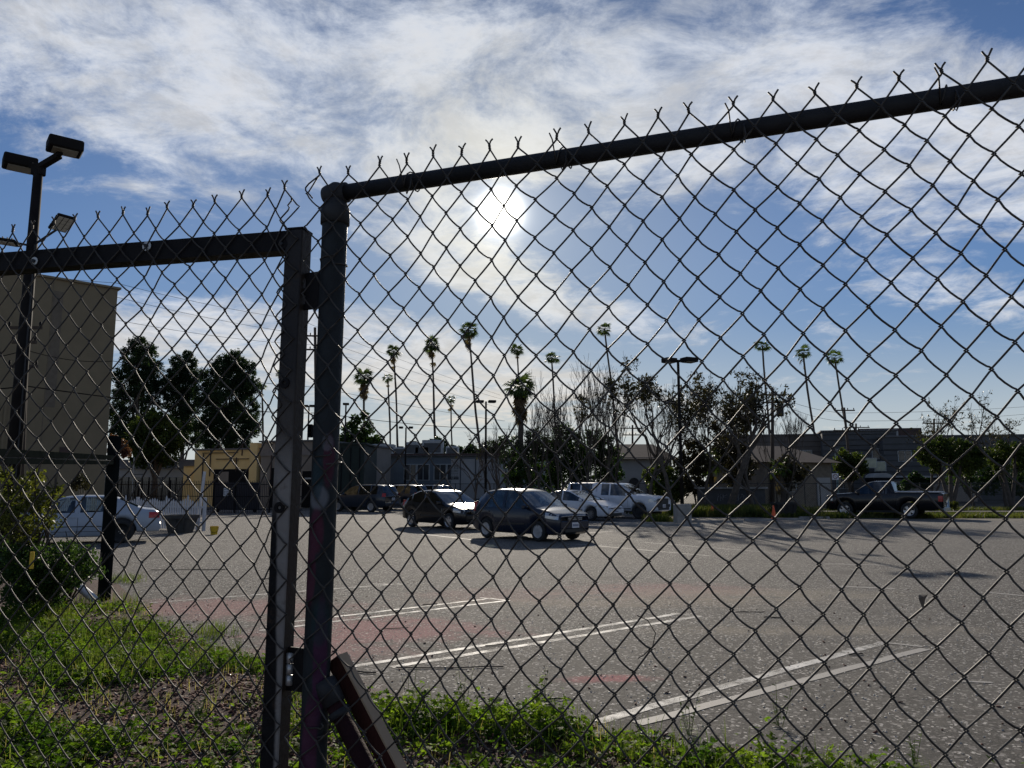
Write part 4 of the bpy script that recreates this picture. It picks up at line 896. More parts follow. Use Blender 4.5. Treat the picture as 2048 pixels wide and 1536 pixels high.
p = gp(262, 1012); t = thing('signal_mast', 'thin pale metal mast with short side arm behind the white sedan', 'mast', (p.x, p.y, 0)); b = MB(); b.tube([(0, 0, 0), (0, 0, 4.0)], .05, 8); b.build('mast', M_frm, t); b = MB(); b.box((.5, 0, 2.6), (.9, .05, .05)); b.build('arm', M_iron, t)
# tapered planters
def planter(label, px, py, wt, wb_, h, m, rz):
    p = gp(px, py); t = thing('planter_tub', label, 'planter', (p.x, p.y+.35, 0), rz); b = MB(); V_ = []
    for z, w in ((0, wb_), (h, wt), (h, wt-.10), (h-.12, wt-.14)): V_ += [(-w/2, -w/2*.8, z), (w/2, -w/2*.8, z), (w/2, w/2*.8, z), (-w/2, w/2*.8, z)]
    F_ = [(3, 2, 1, 0)]+[(4*r+k, 4*r+(k+1) % 4, 4*r+4+(k+1) % 4, 4*r+4+k) for r in range(3) for k in range(4)]+[(12, 13, 14, 15)]
    b.add(V_, F_); b.build('tub', m, t)
    b = MB(); b.box((0, -wt*.4-.005, h-.06), (wt+.04, .05, .12)); b.box((-wt*.5, 0, h-.06), (.05, wt*.8, .12)); b.box((wt*.5, 0, h-.06), (.05, wt*.8, .12)); b.build('rim', m, t)
    for k in (-1, 0, 1): b = MB(); b.beam((k*wb_*.33, -wb_*.4-.015, .05), (k*wt*.33, -wt*.4-.012, h-.13), .05, .03, up=(0, 1, 0)); b.build('rib', m, t)
    return t
planter('dark weathered tapered planter tub in front of the white picket fence', 352, 1067, .92, .62, .62, mat('dark_planter', (.06, .058, .055), .9, .4, 5), R(-6))
planter('black slatted tapered planter tub beside the orange cone on the right', 1574, 1036, 1.08, .80, .80, mat('black_planter', (.022, .022, .022), .8, .4, 5), R(5))
M_yellow = mat('yellow_plastic', (.72, .46, .02), .5, .15, 6)
p = gp(428, 1069); t = thing('yellow_bucket', 'small yellow plastic bucket standing alone on the asphalt', 'bucket', (p.x, p.y, 0), R(20)); b = MB(); b.lathe([(0, 0), (.105, 0), (.13, .26), (.137, .262), (.137, .275), (.125, .275), (.10, .01)], (0, 0, 0), 22); b.build('pail', M_yellow, t, smooth=False)
b = MB(); b.tube([(-.135, 0, .26), (-.13, -.05, .16), (-.09, -.10, .09), (0, -.125, .06), (.09, -.10, .09), (.13, -.05, .16), (.135, 0, .26)], .006, 5); b.build('handle', M_iron, t)
M_cone = mat('orange_cone_plastic', (.80, .12, .03), .6, .15, 8)
for i, (px, py, lb) in enumerate([(1354, 1036, 'orange traffic cone between the white pickup and the concrete block'), (1425, 1034, 'orange traffic cone alone by the grass, middle of the three'), (1548, 1040, 'orange traffic cone touching the black planter tub')]):
    p = gp(px, py); t = thing('traffic_cone', lb, 'cone', (p.x, p.y, 0), R(10+i*20), 'orange traffic cones'); b = MB(); b.lathe([(.15, .03), (.13, .06), (.03, .68), (.022, .70), (0, .70)], (0, 0, 0), 18); b.build('cone_body', M_cone, t, smooth=True); b = MB(); b.box((0, 0, .018), (.38, .38, .035), bev=.01); b.build('base', M_cone, t)
p = gp(1369, 1048); t = thing('concrete_block', 'pale square concrete light-pole footing beside the wheel stops', 'concrete block', (p.x, p.y+.35, 0), R(4)); b = MB(); b.box((0, 0, .42), (.64, .64, .84), bev=.03); b.build('footing', mat('pale_concrete', (.33, .31, .28), .95, .25, 3, bump=.4, bscale=20), t)
FB = Vector(t.location)
def wheelstop(px, py, rz, lb, i):
    p = gp(px, py); t = thing('wheel_stop', lb, 'wheel stop', (p.x, p.y, 0), R(rz), 'concrete wheel stops at the lot edge'); b = MB(); L_ = 1.5
    pr_ = [(-.09, 0), (.09, 0), (.065, .10), (-.065, .10)]; b.add([(-L_/2, y, z) for y, z in pr_]+[(L_/2, y, z) for y, z in pr_], [(3, 2, 1, 0), (4, 5, 6, 7)]+[(i_, (i_+1) % 4, 4+(i_+1) % 4, 4+i_) for i_ in range(4)]); b.build('bar', M_conc, t); 
    b = MB(); b.lathe([(.02, .09), (.02, .108), (0, .109)], (-L_*.35, 0, 0), 8); b.lathe([(.02, .09), (.02, .108), (0, .109)], (L_*.35, 0, 0), 8); b.build('fixing_pins', M_iron, t)
for i, (px, py, rz, lb) in enumerate([(1238, 1050, -8, 'concrete wheel stop in front of the white sedan, leftmost of the row'), (1276, 1053, -8, 'concrete wheel stop below the front wheel of the white pickup'), (1312, 1049, -8, 'concrete wheel stop with weeds growing over it'), (1362, 1052, -3, 'concrete wheel stop lying at the foot of the concrete block'), (1400, 1045, -8, 'concrete wheel stop just right of the concrete block'), (1452, 1045, -6, 'long concrete wheel stop in tree shade below the middle cone'), (1522, 1042, -4, 'concrete wheel stop left of the third cone'), (1575, 1040, -3, 'concrete wheel stop in front of the black planter tub'), (1628, 1037, -3, 'concrete wheel stop right of the black planter tub'), (1668, 1036, 2, 'concrete wheel stop at the front bumper of the black pickup'), (560, 1030, -15, 'concrete wheel stop glimpsed beside the gate post'), (1170, 1056, -40, 'concrete wheel stop right of the dark navy hatchback')]): wheelstop(px, py, rz, lb, i)

# light poles
M_pole = mat('dark_bronze_pole', (.018, .016, .015), .8, .3, 4, spec=.1); M_lens = mat('lamp_lens', (.30, .28, .22), .3, .3, 8)
def shoebox(t, c, rz, w=.62, h=.20, tilt=0):
    M = Matrix.Rotation(rz, 4, 'Z') @ Matrix.Rotation(tilt, 4, 'Y'); b = MB(); b.box((0, 0, 0), (w, w*.78, h), M=M, bev=.025); o = b.build('lamp_head', M_pole, t, loc=c)
    b = MB(); b.box((0, 0, 0), (w*.72, w*.6, .02), M=M); b.build('lens', M_lens, o, loc=(M @ Vector((0, 0, -h/2-.005)))[:]); return o
def floodlight(t, c, rz, tilt):
    M = Matrix.Rotation(rz, 4, 'Z') @ Matrix.Rotation(tilt, 4, 'Y'); b = MB(); b.box((0, 0, 0), (.46, .34, .06), M=M, bev=.015)
    for k in range(5): b.box(M @ Vector((-.16+.08*k, 0, .045)), (.012, .30, .03), M=M)
    o = b.build('floodlight', M_pole, t, loc=c)
    for i in range(3):
        for k in range(4):
            b = MB(); b.box((0, 0, 0), (.09, .085, .006), M=M); b.build('led_panel', mat_led, o, loc=(M @ Vector((-.15+.10*k, -.10+.10*i, -.034)))[:])
    return o
mat_led = mat('led_lens', (.55, .55, .50), .3, .1)
p = at(77, 340, 15); base = Vector((p.x, 15, 0)); t = thing('light_pole', 'tall dark light pole with two box lamps and LED floodlights at far left', 'light pole', tuple(base)); H_ = p.z
b = MB(); b.tube([(0, 0, 0), (0, 0, H_)], [.15, .088], 16); b.build('pole', M_pole, t, smooth=True); b = MB(); b.box((0, 0, H_), (.24, .16, .24), bev=.02); b.build('pole_top', M_pole, t)
h1, h2 = at(130, 293, 14.8)-base, at(40, 327, 15.2)-base
shoebox(t, h1[:], R(38), .62, .23); shoebox(t, h2[:], R(38), .60, .23)
b = MB(); b.beam((0, 0, H_+.05), h1-Vector((.10, 0, .19)), .12, .10); b.tube([h1-Vector((.12, 0, .2)), h1-Vector((.08, 0, .08))], .06, 8); b.build('arm', M_pole, t); b = MB(); b.beam((0, 0, H_+.02), h2-Vector((-.15, 0, -.02)), .12, .12); b.build('arm', M_pole, t)
f1, f2 = at(124, 446, 14.8)-base, at(8, 483, 14.6)-base
fz = at(72, 492, 15).z
floodlight(t, f1[:], R(-35), R(-28)); floodlight(t, f2[:], R(200), R(-4))
b = MB(); b.tube([(0, 0, fz), f1+Vector((-.14, .05, -.13))], .022, 8); b.build('bracket', M_steel, t); b = MB(); b.tube([(0, 0, fz), f2+Vector((.2, 0, -.02))], .022, 8); b.build('bracket', M_steel, t)
b = MB(); b.tube([(.15, -.13, .6), (.12, -.10, fz)], .013, 6); b.build('conduit', M_steel, t)
H_ = at(1357, 722, FB.y).z; t = thing('light_pole', 'dark light pole with a pair of box lamps rising from the concrete block', 'light pole', (FB.x, FB.y, .845)); H_ -= .845
b = MB(); b.tube([(0, 0, 0), (0, 0, H_)], [.085, .06], 12); b.build('pole', M_pole, t, smooth=True); b = MB(); b.box((0, 0, H_), (1.1, .1, .1)); b.build('arm', M_pole, t)
shoebox(t, (-.42, -.15, H_+.0), R(25), .58, .20); shoebox(t, (.52, .1, H_+.06), R(25), .66, .20); floodlight(t, (-.45, -.2, H_-1.85), R(190), R(-10)); floodlight(t, (.75, -.1, H_-1.5), R(-10), R(-8)); b = MB(); b.tube([(-.4, -.2, H_-1.9), (0, 0, H_-2.0), (.7, -.1, H_-1.58)], .02, 6); b.build('bracket', M_pole, t)
def lamp(px, py, Y, lb, heads=2, w=.55):
    p = at(px, py, Y); t = thing('street_lamp', lb, 'street lamp', (p.x, p.y, 0)); b = MB(); b.tube([(0, 0, 0), (0, 0, p.z)], [.09, .06], 8); b.build('pole', M_pole, t, smooth=True)
    for s in ((-.4, .4) if heads == 2 else (0,)): shoebox(t, (s, 0, p.z), R(10), w, .16)
    return t
lamp(972, 803, 50, 'slim street lamp with flat double head left of the big shaggy palm', 2, .5); lamp(812, 855, 62, 'plain pole with small crossbar head above the long low building', 2, .35); lamp(618, 812, 64, 'street lamp with flat heads glimpsed between gate post and round post', 2, .7); lamp(692, 808, 62, 'small street lamp head just right of the round post', 1, .5)
# traffic signal
p = at(622, 862, 58); t = thing('traffic_signal', 'black traffic signal on a pole between gate post and round post', 'traffic signal', (p.x+.25, p.y, 0)); b = MB(); b.tube([(0, 0, 0), (0, 0, p.z+.6)], .06, 8); b.build('pole', M_iron, t); b = MB(); b.box((-.25, -.1, p.z), (.34, .25, 1.0), bev=.03); hd = b.build('signal_head', M_iron, t)
for k in range(3): b = MB(); b.lathe([(.11, 0), (.13, .16), (.12, .16), (.10, .0), (0, .0)], (-.25, -.225, p.z+.3-.3*k), 12, Matrix.Rotation(PI/2, 4, 'X')); b.build('visor', M_iron, hd)
# utility poles and their lines
def upole(px, py, Y, lb, arms=((0, 2.2),), pxb=None, trans=False, r=.14):
    p = at(px, py, Y); pb_ = at(pxb if pxb else px, 973, Y); t = thing('utility_pole', lb, 'utility pole', (pb_.x, p.y, 0)); dx_ = p.x-pb_.x
    b = MB(); b.tube([(-dx_*.2, 0, 0), (dx_, 0, p.z)], [r*1.15, r*.75], 10); b.build('pole', M_wood, t, smooth=True)
    for dz_, w in arms:
        x_ = dx_*(p.z-dz_)/p.z; b = MB(); b.box((x_, -.12, p.z-.3-dz_), (w, .10, .12)); ar = b.build('crossarm', M_wood, t)
        for k in range(4): b = MB(); b.lathe([(.03, 0), (.05, .08), (.05, .14), (.02, .2), (0, .2)], (x_-w*.45+w*.3*k, -.12, p.z-.24-dz_), 8); b.build('insulator', M_iron, ar)
    if trans: b = MB(); b.lathe([(0, 0), (.25, .02), (.27, .1), (.27, .85), (.2, .95), (0, .97)], (dx_+.5, -.05, p.z-2.3), 14); b.build('transformer', M_steel, t, smooth=True)
    return t, p
u1 = upole(1545, 775, 60, 'utility pole with crossarms and grey transformer among the leafy trees', ((.3, 2.0), (.9, 1.7)), trans=True)
u2 = upole(1688, 815, 76, 'slanting utility pole with two crossarms beside the rightmost palm', ((0, 2.0), (2.0, 2.6)), 1704)
u3 = upole(1712, 847, 95, 'small distant utility pole above the apartment roof', ((.2, 3.2), (1.0, 2.4))); u4 = upole(1265, 850, 92, 'distant utility pole with crossarms between the bare and leafy trees', ((.1, 2.4), (.9, 2.4)))
u5 = upole(630, 655, 60, 'tall utility pole with crossarms mostly hidden behind the round post', ((.4, 2.2), (1.5, 2.4)), 634); u6 = upole(55, 628, 31, 'utility pole with crossarms standing against the tan block behind the light pole', ((.3, 1.4), (.9, 1.0), (1.9, 1.2)), 40); u7 = upole(1868, 838, 88, 'distant utility pole above the trimmed trees on the right', ((.2, 2.8), (1.2, 2.2)))
def cable(pts, lb, sag=.5, r=.014):
    b = MB(); P_ = []
    for (a, c) in zip(pts[:-1], pts[1:]):
        A_, C_ = at(*a), at(*c)
        for k in range(13): t_ = k/12; q = A_.lerp(C_, t_); q.z -= 4*sag*t_*(1-t_); P_.append(q)
    b.tube([p for i, p in enumerate(P_) if i == 0 or (p-P_[i-1]).length > 1e-3], r, 4); tag(b.build('power_line', M_cable), lb, 'cable', 'overhead lines')
cable([(-200, 752, 31), (52, 772, 31), (640, 826, 60), (1010, 858, 90), (1260, 856, 92)], 'thick overhead line low across the sky from the tan block to the bare trees', .3, .025)
cable([(-200, 735, 31), (52, 700, 31), (226, 722, 40), (640, 775, 60), (1010, 842, 90)], 'overhead line falling from the tan block behind the round post', .2, .018)
cable([(-100, 520, 45), (232, 566, 45), (600, 640, 58), (1000, 790, 95)], 'highest of the faint overhead lines above the pines', .2, .012)
cable([(-100, 545, 45), (232, 594, 45), (610, 668, 60), (1010, 800, 95)], 'second faint overhead line above the pines', .2, .012)
cable([(-100, 600, 45), (232, 640, 45), (630, 690, 60), (1000, 816, 95)], 'lowest of the faint overhead lines above the pines', .25, .012)
cable([(1545, 790, 60), (1690, 826, 76), (2150, 805, 95)], 'overhead line rising rightward from the slanting pole', .3, .015); cable([(1545, 800, 60), (1690, 842, 76), (2150, 818, 95)], 'overhead line just below the rising one on the right', .4, .015); cable([(1265, 858, 92), (1545, 808, 60)], 'overhead line through the leafy trees to the transformer pole', .5, .015); cable([(1680, 898, 74), (2100, 905, 72)], 'low dark cable crossing the grey apartments', .1, .02)
# dark steel frame of the far gate opening at left
bp = gp(207, 1208); t = thing('steel_barrier', 'dark steel post and overhead beam of a second gate at left', 'barrier', (bp.x, bp.y, 0)); ztop = at(232, 872, bp.y).z
M_bar = mat('dark_green_black_steel', (.010, .013, .013), 1.0, .4, 5, spec=.0)
b = MB(); b.box((0, 0, ztop/2), (.135, .12, ztop), bev=.01); b.build('post', M_bar, t)
e1 = at(0, 913, 5.7)-Vector((bp.x, bp.y, 0)); e0 = at(225, 920, bp.y)-Vector((bp.x, bp.y, 0)); ee = e0+(e1-e0)*1.35
for nm, dz_, hh, w in (('top_beam', .035, .055, .08), ('reflection_strip', -.005, .012, .05), ('lower_beam', -.04, .045, .07)): b = MB(); b.beam(e0+Vector((0, 0, dz_)), ee+Vector((0, 0, dz_*.75)), w, hh); b.build(nm, M_bar if nm != 'reflection_strip' else M_steel, t)  # middle strip stands for a thin line of light reflected along the beam
p = gp(165, 1212); t = thing('pipe_end', 'white plastic pipe leaning in the weeds by the dark steel post', 'pipe', (p.x+.2, p.y, .0)); a_, c_ = Vector(at(193, 1203, p.y-.05))-Vector(t.location), Vector(at(152, 1168, p.y+.1))-Vector(t.location); b = MB(); b.tube([a_, c_], .055, 16, cap=False); b.build('tube', mat('white_pvc', (.75, .76, .78), .35), t, smooth=True); b = MB(); b.tube([c_, c_+(c_-a_).normalized()*.02], .047, 16); b.build('bore', M_iron, t)
p = at(64, 1115, 8.6); t = thing('yellow_marker', 'small yellow marker peg in the dark bush at far left', 'marker', (p.x, p.y, 0)); b = MB(); b.tube([(0, 0, p.z-.12), (0, 0, p.z+.06)], .022, 8); b.build('peg', M_yellow, t)
# far chain-link along the right
def farlink(a, b_, Ya, Yb, lb, h=1.8):
    A_, B_ = at(a, 975, Ya), at(b_, 975, Yb); d = Vector((B_.x-A_.x, B_.y-A_.y, 0)); L = d.length; t = thing('mesh_fence', lb, 'fence', (A_.x, A_.y, 0), math.atan2(d.y, d.x)); m_ = MB()
    for s in np.arange(0, L, .16): m_.add([(s, 0, .05), (s+.012, 0, .05), (min(s+h, L)+.012, 0, min(h, .05+L-s)), (min(s+h, L), 0, min(h, .05+L-s))], [(0, 1, 2, 3)]); m_.add([(s, .01, h), (s+.012, .01, h), (min(s+h, L)+.012, .01, max(.05, h-(L-s))), (min(s+h, L), .01, max(.05, h-(L-s)))], [(0, 1, 2, 3)])
    o = m_.build('mesh', M_wire, t); o['kind'] = 'stuff'
    for s in np.arange(0, L, 3.0): b = MB(); b.tube([(s, .03, 0), (s, .03, h+.05)], .03, 6); b.build('post', M_steel, t)
    b = MB(); b.tube([(0, .03, h), (L, .03, h)], .022, 6); b.build('rail', M_steel, t)
farlink(1330, 1660, 50, 50, 'distant chain-link fence behind the grass and cones'); farlink(1640, 2200, 49, 47, 'distant chain-link fence behind the black pickup'); farlink(760, 1330, 60, 56, 'distant chain-link fence behind the parked cars in the middle')
# low graffiti wall
a1, a2 = at(1395, 980, 49), at(1530, 980, 49); t, pl_, *_ = building('graffiti_wall', 'low dark wall with pale graffiti strokes behind the grass', 'wall', (a1.x, a1.y), (a2.x, a2.y), .2, 1.45, mat('dark_block_wall', (.06, .06, .062), .9), M_conc)
b = MB(); rr = random.Random(4); x = 1.2
for k in range(9):
    w = rr.uniform(.2, .34); z0 = .75; P_ = [(x+w*rr.random(), -.02, z0+.5*rr.random()-.1) for _ in range(5)]; b.tube(P_, .013, 4); x += w*.8
b.build('graffiti', mat('chalky_grey_paint', (.26, .26, .27), .9), t)
# distant red lorry, signs, odds and ends
p = gp(1622, 1008); t = thing('red_trailer', 'small red utility trailer parked by the tan house', 'trailer', (p.x, p.y, 0)); M_rd = mat('dull_red_paint', (.22, .04, .03), .7)
b = MB(); b.box((0, 0, 1.0), (2.2, 1.6, 1.2), bev=.05); b.build('box_body', M_rd, t); b = MB(); b.box((-1.0, -.1, 1.3), (.7, 1.4, 1.3), bev=.04); b.build('side_cover', M_wht, t)
for sx in (-.6, .6): b = MB(); b.lathe([(0, -.1), (.3, -.1), (.32, 0), (.3, .1), (0, .1)], (sx, -.8, .32), 14, Matrix.Rotation(PI/2, 4, 'X')); b.build('wheel', M_tyre, t)
p = at(1670, 953, 55); t = thing('round_sign', 'small white road sign with red ring by the grey apartments', 'sign', (p.x, p.y, 0)); b = MB(); b.tube([(0, 0, 0), (0, 0, p.z+.2)], .03, 6); b.build('pole', M_steel, t); b = MB(); b.box((0, -.04, p.z), (.45, .02, .45)); b.build('plate', M_plate, t); b = MB(); b.lathe([(.13, 0), (.17, 0), (.17, .01), (.13, .01)], (0, -.05, p.z), 18, Matrix.Rotation(PI/2, 4, 'X')); b.beam((-.1, -.06, p.z+.1), (.1, -.06, p.z-.1), .01, .035, up=(0, 1, 0)); b.build('ring_mark', M_rd, t)
p = gp(1643, 1004); o, *_ = car('parked_car', 'pale silver car parked beyond the fence in front of the tan house', 'car', (p.x+1, p.y, 0), R(175), dict(civic, paint=P_silver))
# raised track edge on the right
a1, a2 = at(1640, 1020, 43.2), at(2250, 1020, 43.2)
b = MB(); b.prism([(a1.x, a1.y), (a2.x, a2.y-.6), (a2.x, a2.y+1.6), (a1.x, a1.y+1.6)], -.01, .22); struct(b.build('track_edging', mat('dark_sleeper_edging', (.05, .045, .042), .95, .4, 3)))
a1, a2 = at(1380, 1020, 42), at(2400, 1020, 46); b = MB(); b.prism([(a1.x, a1.y+1.5), (a2.x, a2.y), (a2.x+5, a2.y+4), (a1.x-1, a1.y+5)], -.01, .012); struct(b.build('service_road', mat('grey_service_road', (.12, .115, .11), .9, .3, 1)))

# ================================================================ TREES AND SHRUBS
M_bark = mat('grey_brown_bark', (.10, .082, .066), .95, .45, 5, bump=.5, bscale=20); M_palmbark = mat('palm_trunk_bark', (.095, .075, .058), .95, .4, 3, bump=.5, bscale=9)
M_pine = leafmat('pine_needles', (.014, .030, .017), (.035, .055, .024), .30, .7, .6); M_evergreen = leafmat('dark_evergreen_leaf', (.018, .038, .016), (.045, .080, .025), .40, .5, .8)
M_round = leafmat('olive_green_leaf', (.030, .050, .015), (.075, .095, .025), .42, .5, .8); M_oldleaf = leafmat('brownish_green_leaf', (.025, .025, .016), (.055, .045, .024), .25, .5, 1.2)
M_palm = leafmat('palm_frond_green', (.035, .06, .02), (.07, .095, .03), .35, .5, 2); M_dead = leafmat('dead_palm_frond', (.09, .06, .035), (.14, .10, .06), .3, .8, 2)
M_fgrass = leafmat('verge_grass_blade', (.045, .065, .018), (.12, .12, .045), .45, .6, 1.2)
M_lime = leafmat('backlit_shrub_leaf', (.045, .055, .015), (.11, .11, .03), .5, .45, 3); M_red = leafmat('reddish_shrub_leaf', (.10, .04, .04), (.14, .07, .05), .4, .5, 2)
def branchset(seed, d0, L0, r0, depth, kids=(2, 3), spread=.45, gravity=.12, shrink=.74, wob=.15, nmin=3, rmin=.006):
    """recursive limbs from the origin; returns (MB, twig points)"""
    rnd = random.Random(seed); m = MB(); tips = []
    def grow(p, d, L, r, k):
        pts = [p]; rs = [r]; q = p; dd = d.copy(); n = 4 if k > 2 else 3
        for i in range(n):
            dd = (dd+Vector((rnd.gauss(0, wob), rnd.gauss(0, wob), rnd.gauss(0, wob)*.6+gravity))).normalized(); q = q+dd*L/n; pts.append(q); rs.append(max(rmin, r*(1-.38*(i+1)/n)))
            if k <= 2: tips.append(q.copy())
        m.tube(pts, rs, 7 if r > .08 else (5 if r > .03 else nmin), cap=False)
        if k == 0: return
        for c in range(rnd.randint(*kids)):
            a = rnd.uniform(0, 2*PI); s = spread*rnd.uniform(.6, 1.3); o = dd.orthogonal().normalized(); o.rotate(Matrix.Rotation(a, 3, dd)); nd = (dd+o*s).normalized()
            st = q if c < 2 else pts[rnd.randint(1, n-1)]
            grow(st, nd, L*shrink*rnd.uniform(.8, 1.15), max(rmin, r*.60), k-1)
    grow(Vector((0, 0, 0)), Vector(d0).normalized(), L0, r0, depth); return m, tips
def clumps_leaves(cl, n, size, aspect=.6, squash=1.0, shell=.45):
    """cl: (x, y, z, r); leaves gather in sub-clumps so the outline is ragged and holes stay open"""
    cl = np.array(cl); w = cl[:, 3]**2; idx = rng.choice(len(cl), n, p=w/w.sum()); sub = 34
    S_ = rng.normal(size=(len(cl), sub, 3)); S_ /= np.linalg.norm(S_, axis=2)[..., None]; S_ *= (shell+(1.12-shell)*rng.random((len(cl), sub, 1))**.8)
    k = rng.integers(0, sub, n); c = cl[idx, :3]+S_[idx, k]*cl[idx, 3:4]*.85*np.array([1, 1, squash])+rng.normal(size=(n, 3))*cl[idx, 3:4]*.11
    c[:, 2] = np.maximum(c[:, 2], .05); return leaves(c, size, aspect)
def masstree(name, label, cat, px_base, Y, cl, n, size, m, trunk=True, group=None, r=.35, depth_k=.8, aspect=.55):
    """crown of clumps given where they stand; (px, py, radius in px) at distance Y with real depth"""
    b0 = at(px_base, 973, Y); t = thing(name, label, cat, (b0.x, Y, 0), 0, group); C = []
    for px, py, rr_ in cl:
        for rep in range(2):
            yy = Y+rng.uniform(-1, 1)*rr_/pxm(Y)*depth_k; p = at(px, py, yy); C.append((p.x-b0.x, p.y-Y, p.z, rr_/pxm(Y)))
    P_, F_ = clumps_leaves(C, n, size, aspect); npmesh('crown', P_, F_, m, t)
    if trunk:
        mz = max(c[2] for c in C); b = MB(); rad = r; top = Vector((np.mean([c[0] for c in C]), 0, mz*.8)); b.tube([(0, 0, 0), top*.35+Vector((0, 0, 0)), top], [rad, rad*.7, rad*.25], 8)
        for c in C[::2]: 
            z0 = max(.3, c[2]*.45); s = top*(z0/top.z); b.tube([s, s.lerp(Vector(c[:3]), .5)+Vector((0, 0, .2)), Vector(c[:3])], [rad*.4, rad*.25, rad*.08], 5, cap=False)
        b.build('trunk', M_bark, t, smooth=True)
    return t
masstree('pine_tree', 'tall dark pine against the tan block, leftmost of three', 'tree', 280, 85, [(276, 690, 20), (262, 712, 22), (296, 705, 20), (275, 735, 32), (308, 735, 22), (250, 755, 26), (290, 765, 34), (240, 790, 22), (318, 775, 20), (265, 800, 30), (232, 825, 22), (300, 810, 22), (250, 850, 26), (285, 850, 30), (232, 870, 20), (270, 885, 28)], 38000, .28, M_pine, aspect=.35)
masstree('pine_tree', 'narrower dark pine with a forked top, middle of three', 'tree', 365, 88, [(376, 708, 12), (352, 722, 14), (378, 728, 18), (358, 745, 22), (385, 755, 22), (340, 765, 20), (368, 775, 28), (345, 800, 24), (380, 805, 28), (360, 840, 30), (385, 870, 28), (350, 880, 24)], 29000, .28, M_pine, aspect=.35)
masstree('pine_tree', 'broad dark pine with domed crown, rightmost of three beside the gate post', 'tree', 455, 84, [(470, 722, 24), (448, 735, 26), (490, 738, 22), (425, 760, 28), (465, 765, 36), (498, 775, 26), (410, 795, 26), (445, 805, 36), (490, 815, 32), (415, 840, 30), (460, 850, 38), (500, 855, 24), (430, 880, 30), (475, 885, 28)], 52000, .28, M_pine, aspect=.35)
masstree('round_tree', 'rounded olive-green tree with sunlit right edge in front of the pines', 'tree', 310, 72, [(310, 840, 24), (290, 858, 30), (335, 858, 28), (270, 885, 30), (310, 885, 38), (348, 885, 24), (290, 910, 28), (335, 912, 26)], 14000, .30, M_round)
masstree('flowering_shrub', 'reddish bougainvillea-like shrub at the corner of the tan block', 'shrub', 235, 46, [(225, 880, 12), (240, 890, 14), (225, 905, 12), (250, 905, 12)], 2500, .14, M_red, False)
masstree('spreading_tree', 'spreading cedar-like tree right of the round post behind the green enclosure', 'tree', 725, 80, [(712, 840, 12), (728, 830, 10), (700, 865, 22), (735, 858, 16), (690, 885, 20), (722, 885, 26), (752, 885, 18), (745, 900, 22), (700, 900, 22)], 6500, .30, M_evergreen, depth_k=.6)
masstree('spreading_tree', 'flat-topped layered tree above the long low roof', 'tree', 875, 90, [(875, 880, 8), (862, 888, 9), (890, 888, 9), (850, 900, 14), (880, 903, 16), (905, 900, 10)], 2600, .30, M_evergreen)
for i, (pb_, Y, cl, lb) in enumerate([(840, 110, [(830, 905, 14), (850, 900, 12), (815, 910, 12)], 'small far green tree left of the layered tree'), (930, 105, [(920, 905, 12), (940, 900, 14), (960, 905, 12), (905, 908, 10)], 'far green trees behind the roof of the long low building'), (985, 100, [(985, 895, 16), (1005, 885, 14), (1000, 905, 18), (970, 905, 14)], 'dark far tree left of the shaggy palm')]): masstree('far_tree', lb, 'tree', pb_, Y, cl, 1800, .34, M_evergreen, group='trees far behind the buildings')
for i, (pb_, Y, cl, n, m, lb) in enumerate([
    (1075, 54, [(1070, 880, 26), (1100, 895, 30), (1060, 910, 30), (1095, 930, 34), (1065, 950, 30), (1105, 960, 26)], 9000, M_evergreen, 'dark evergreen shrub behind the roof of the navy hatchback'),
    (1135, 53, [(1130, 870, 24), (1150, 890, 30), (1125, 905, 30), (1155, 925, 34), (1130, 945, 34), (1160, 958, 26)], 9000, M_evergreen, 'dark evergreen shrub under the bare trees behind the white sedan'),
    (1200, 54, [(1190, 875, 22), (1215, 890, 24), (1190, 905, 30), (1220, 920, 26), (1195, 940, 34), (1225, 950, 24)], 9000, M_evergreen, 'dark evergreen shrub behind the cab of the white pickup'),
    (1030, 58, [(1025, 885, 16), (1040, 900, 20), (1020, 920, 22), (1040, 940, 26), (1025, 955, 20)], 5000, M_evergreen, 'dark shrub at the foot of the shaggy palm'),
    (1310, 50, [(1300, 950, 16), (1325, 940, 18), (1340, 960, 24), (1315, 975, 20), (1350, 985, 20)], 5000, M_round, 'olive shrub between the white house and the light pole'),
    (1385, 50, [(1390, 900, 24), (1370, 925, 26), (1405, 930, 24), (1385, 955, 28), (1365, 975, 22), (1400, 975, 20)], 6500, M_oldleaf, 'dark mixed shrub right of the light pole'),
    (1465, 52, [(1450, 890, 26), (1480, 905, 26), (1455, 925, 26), (1490, 935, 24), (1470, 955, 26)], 6500, M_oldleaf, 'dark shrub around the trunk of the large leafy tree'),
    (1585, 56, [(1570, 930, 22), (1600, 945, 20), (1580, 960, 22), (1560, 950, 18)], 3500, M_oldleaf, 'dark shrub at the foot of the transformer pole')]):
    masstree('shrub', lb, 'shrub', pb_, Y, cl, n, .17, m, False, 'dark shrubs behind the parked cars')
masstree('round_tree', 'dense round green tree clipped beside the grey apartments', 'tree', 1697, 66, [(1690, 918, 20), (1712, 922, 18), (1680, 932, 16), (1705, 940, 20), (1725, 938, 12), (1692, 945, 14)], 8000, .20, M_round, r=.2)
def trimmed(px, Y, cl, n, lb, forks):
    t = masstree('trimmed_tree', lb, 'tree', px, Y, cl, n, .17, M_round, False, 'trimmed street trees at right'); b0 = t.location; b = MB()
    for fx, fy in forks:
        for k in range(3): p = at(fx+rng.uniform(-14, 14), fy+rng.uniform(-20, 4), Y+rng.uniform(-.6, .6)); q = at((fx+px)/2, (fy+973)/2, Y); b.tube([(0, 0, 0), (q.x-b0.x, 0, q.z*.8), (p.x-b0.x, p.y-Y, p.z)], [.17, .12, .05], 6, cap=False)
    b.build('trunk', M_bark, t, smooth=True)
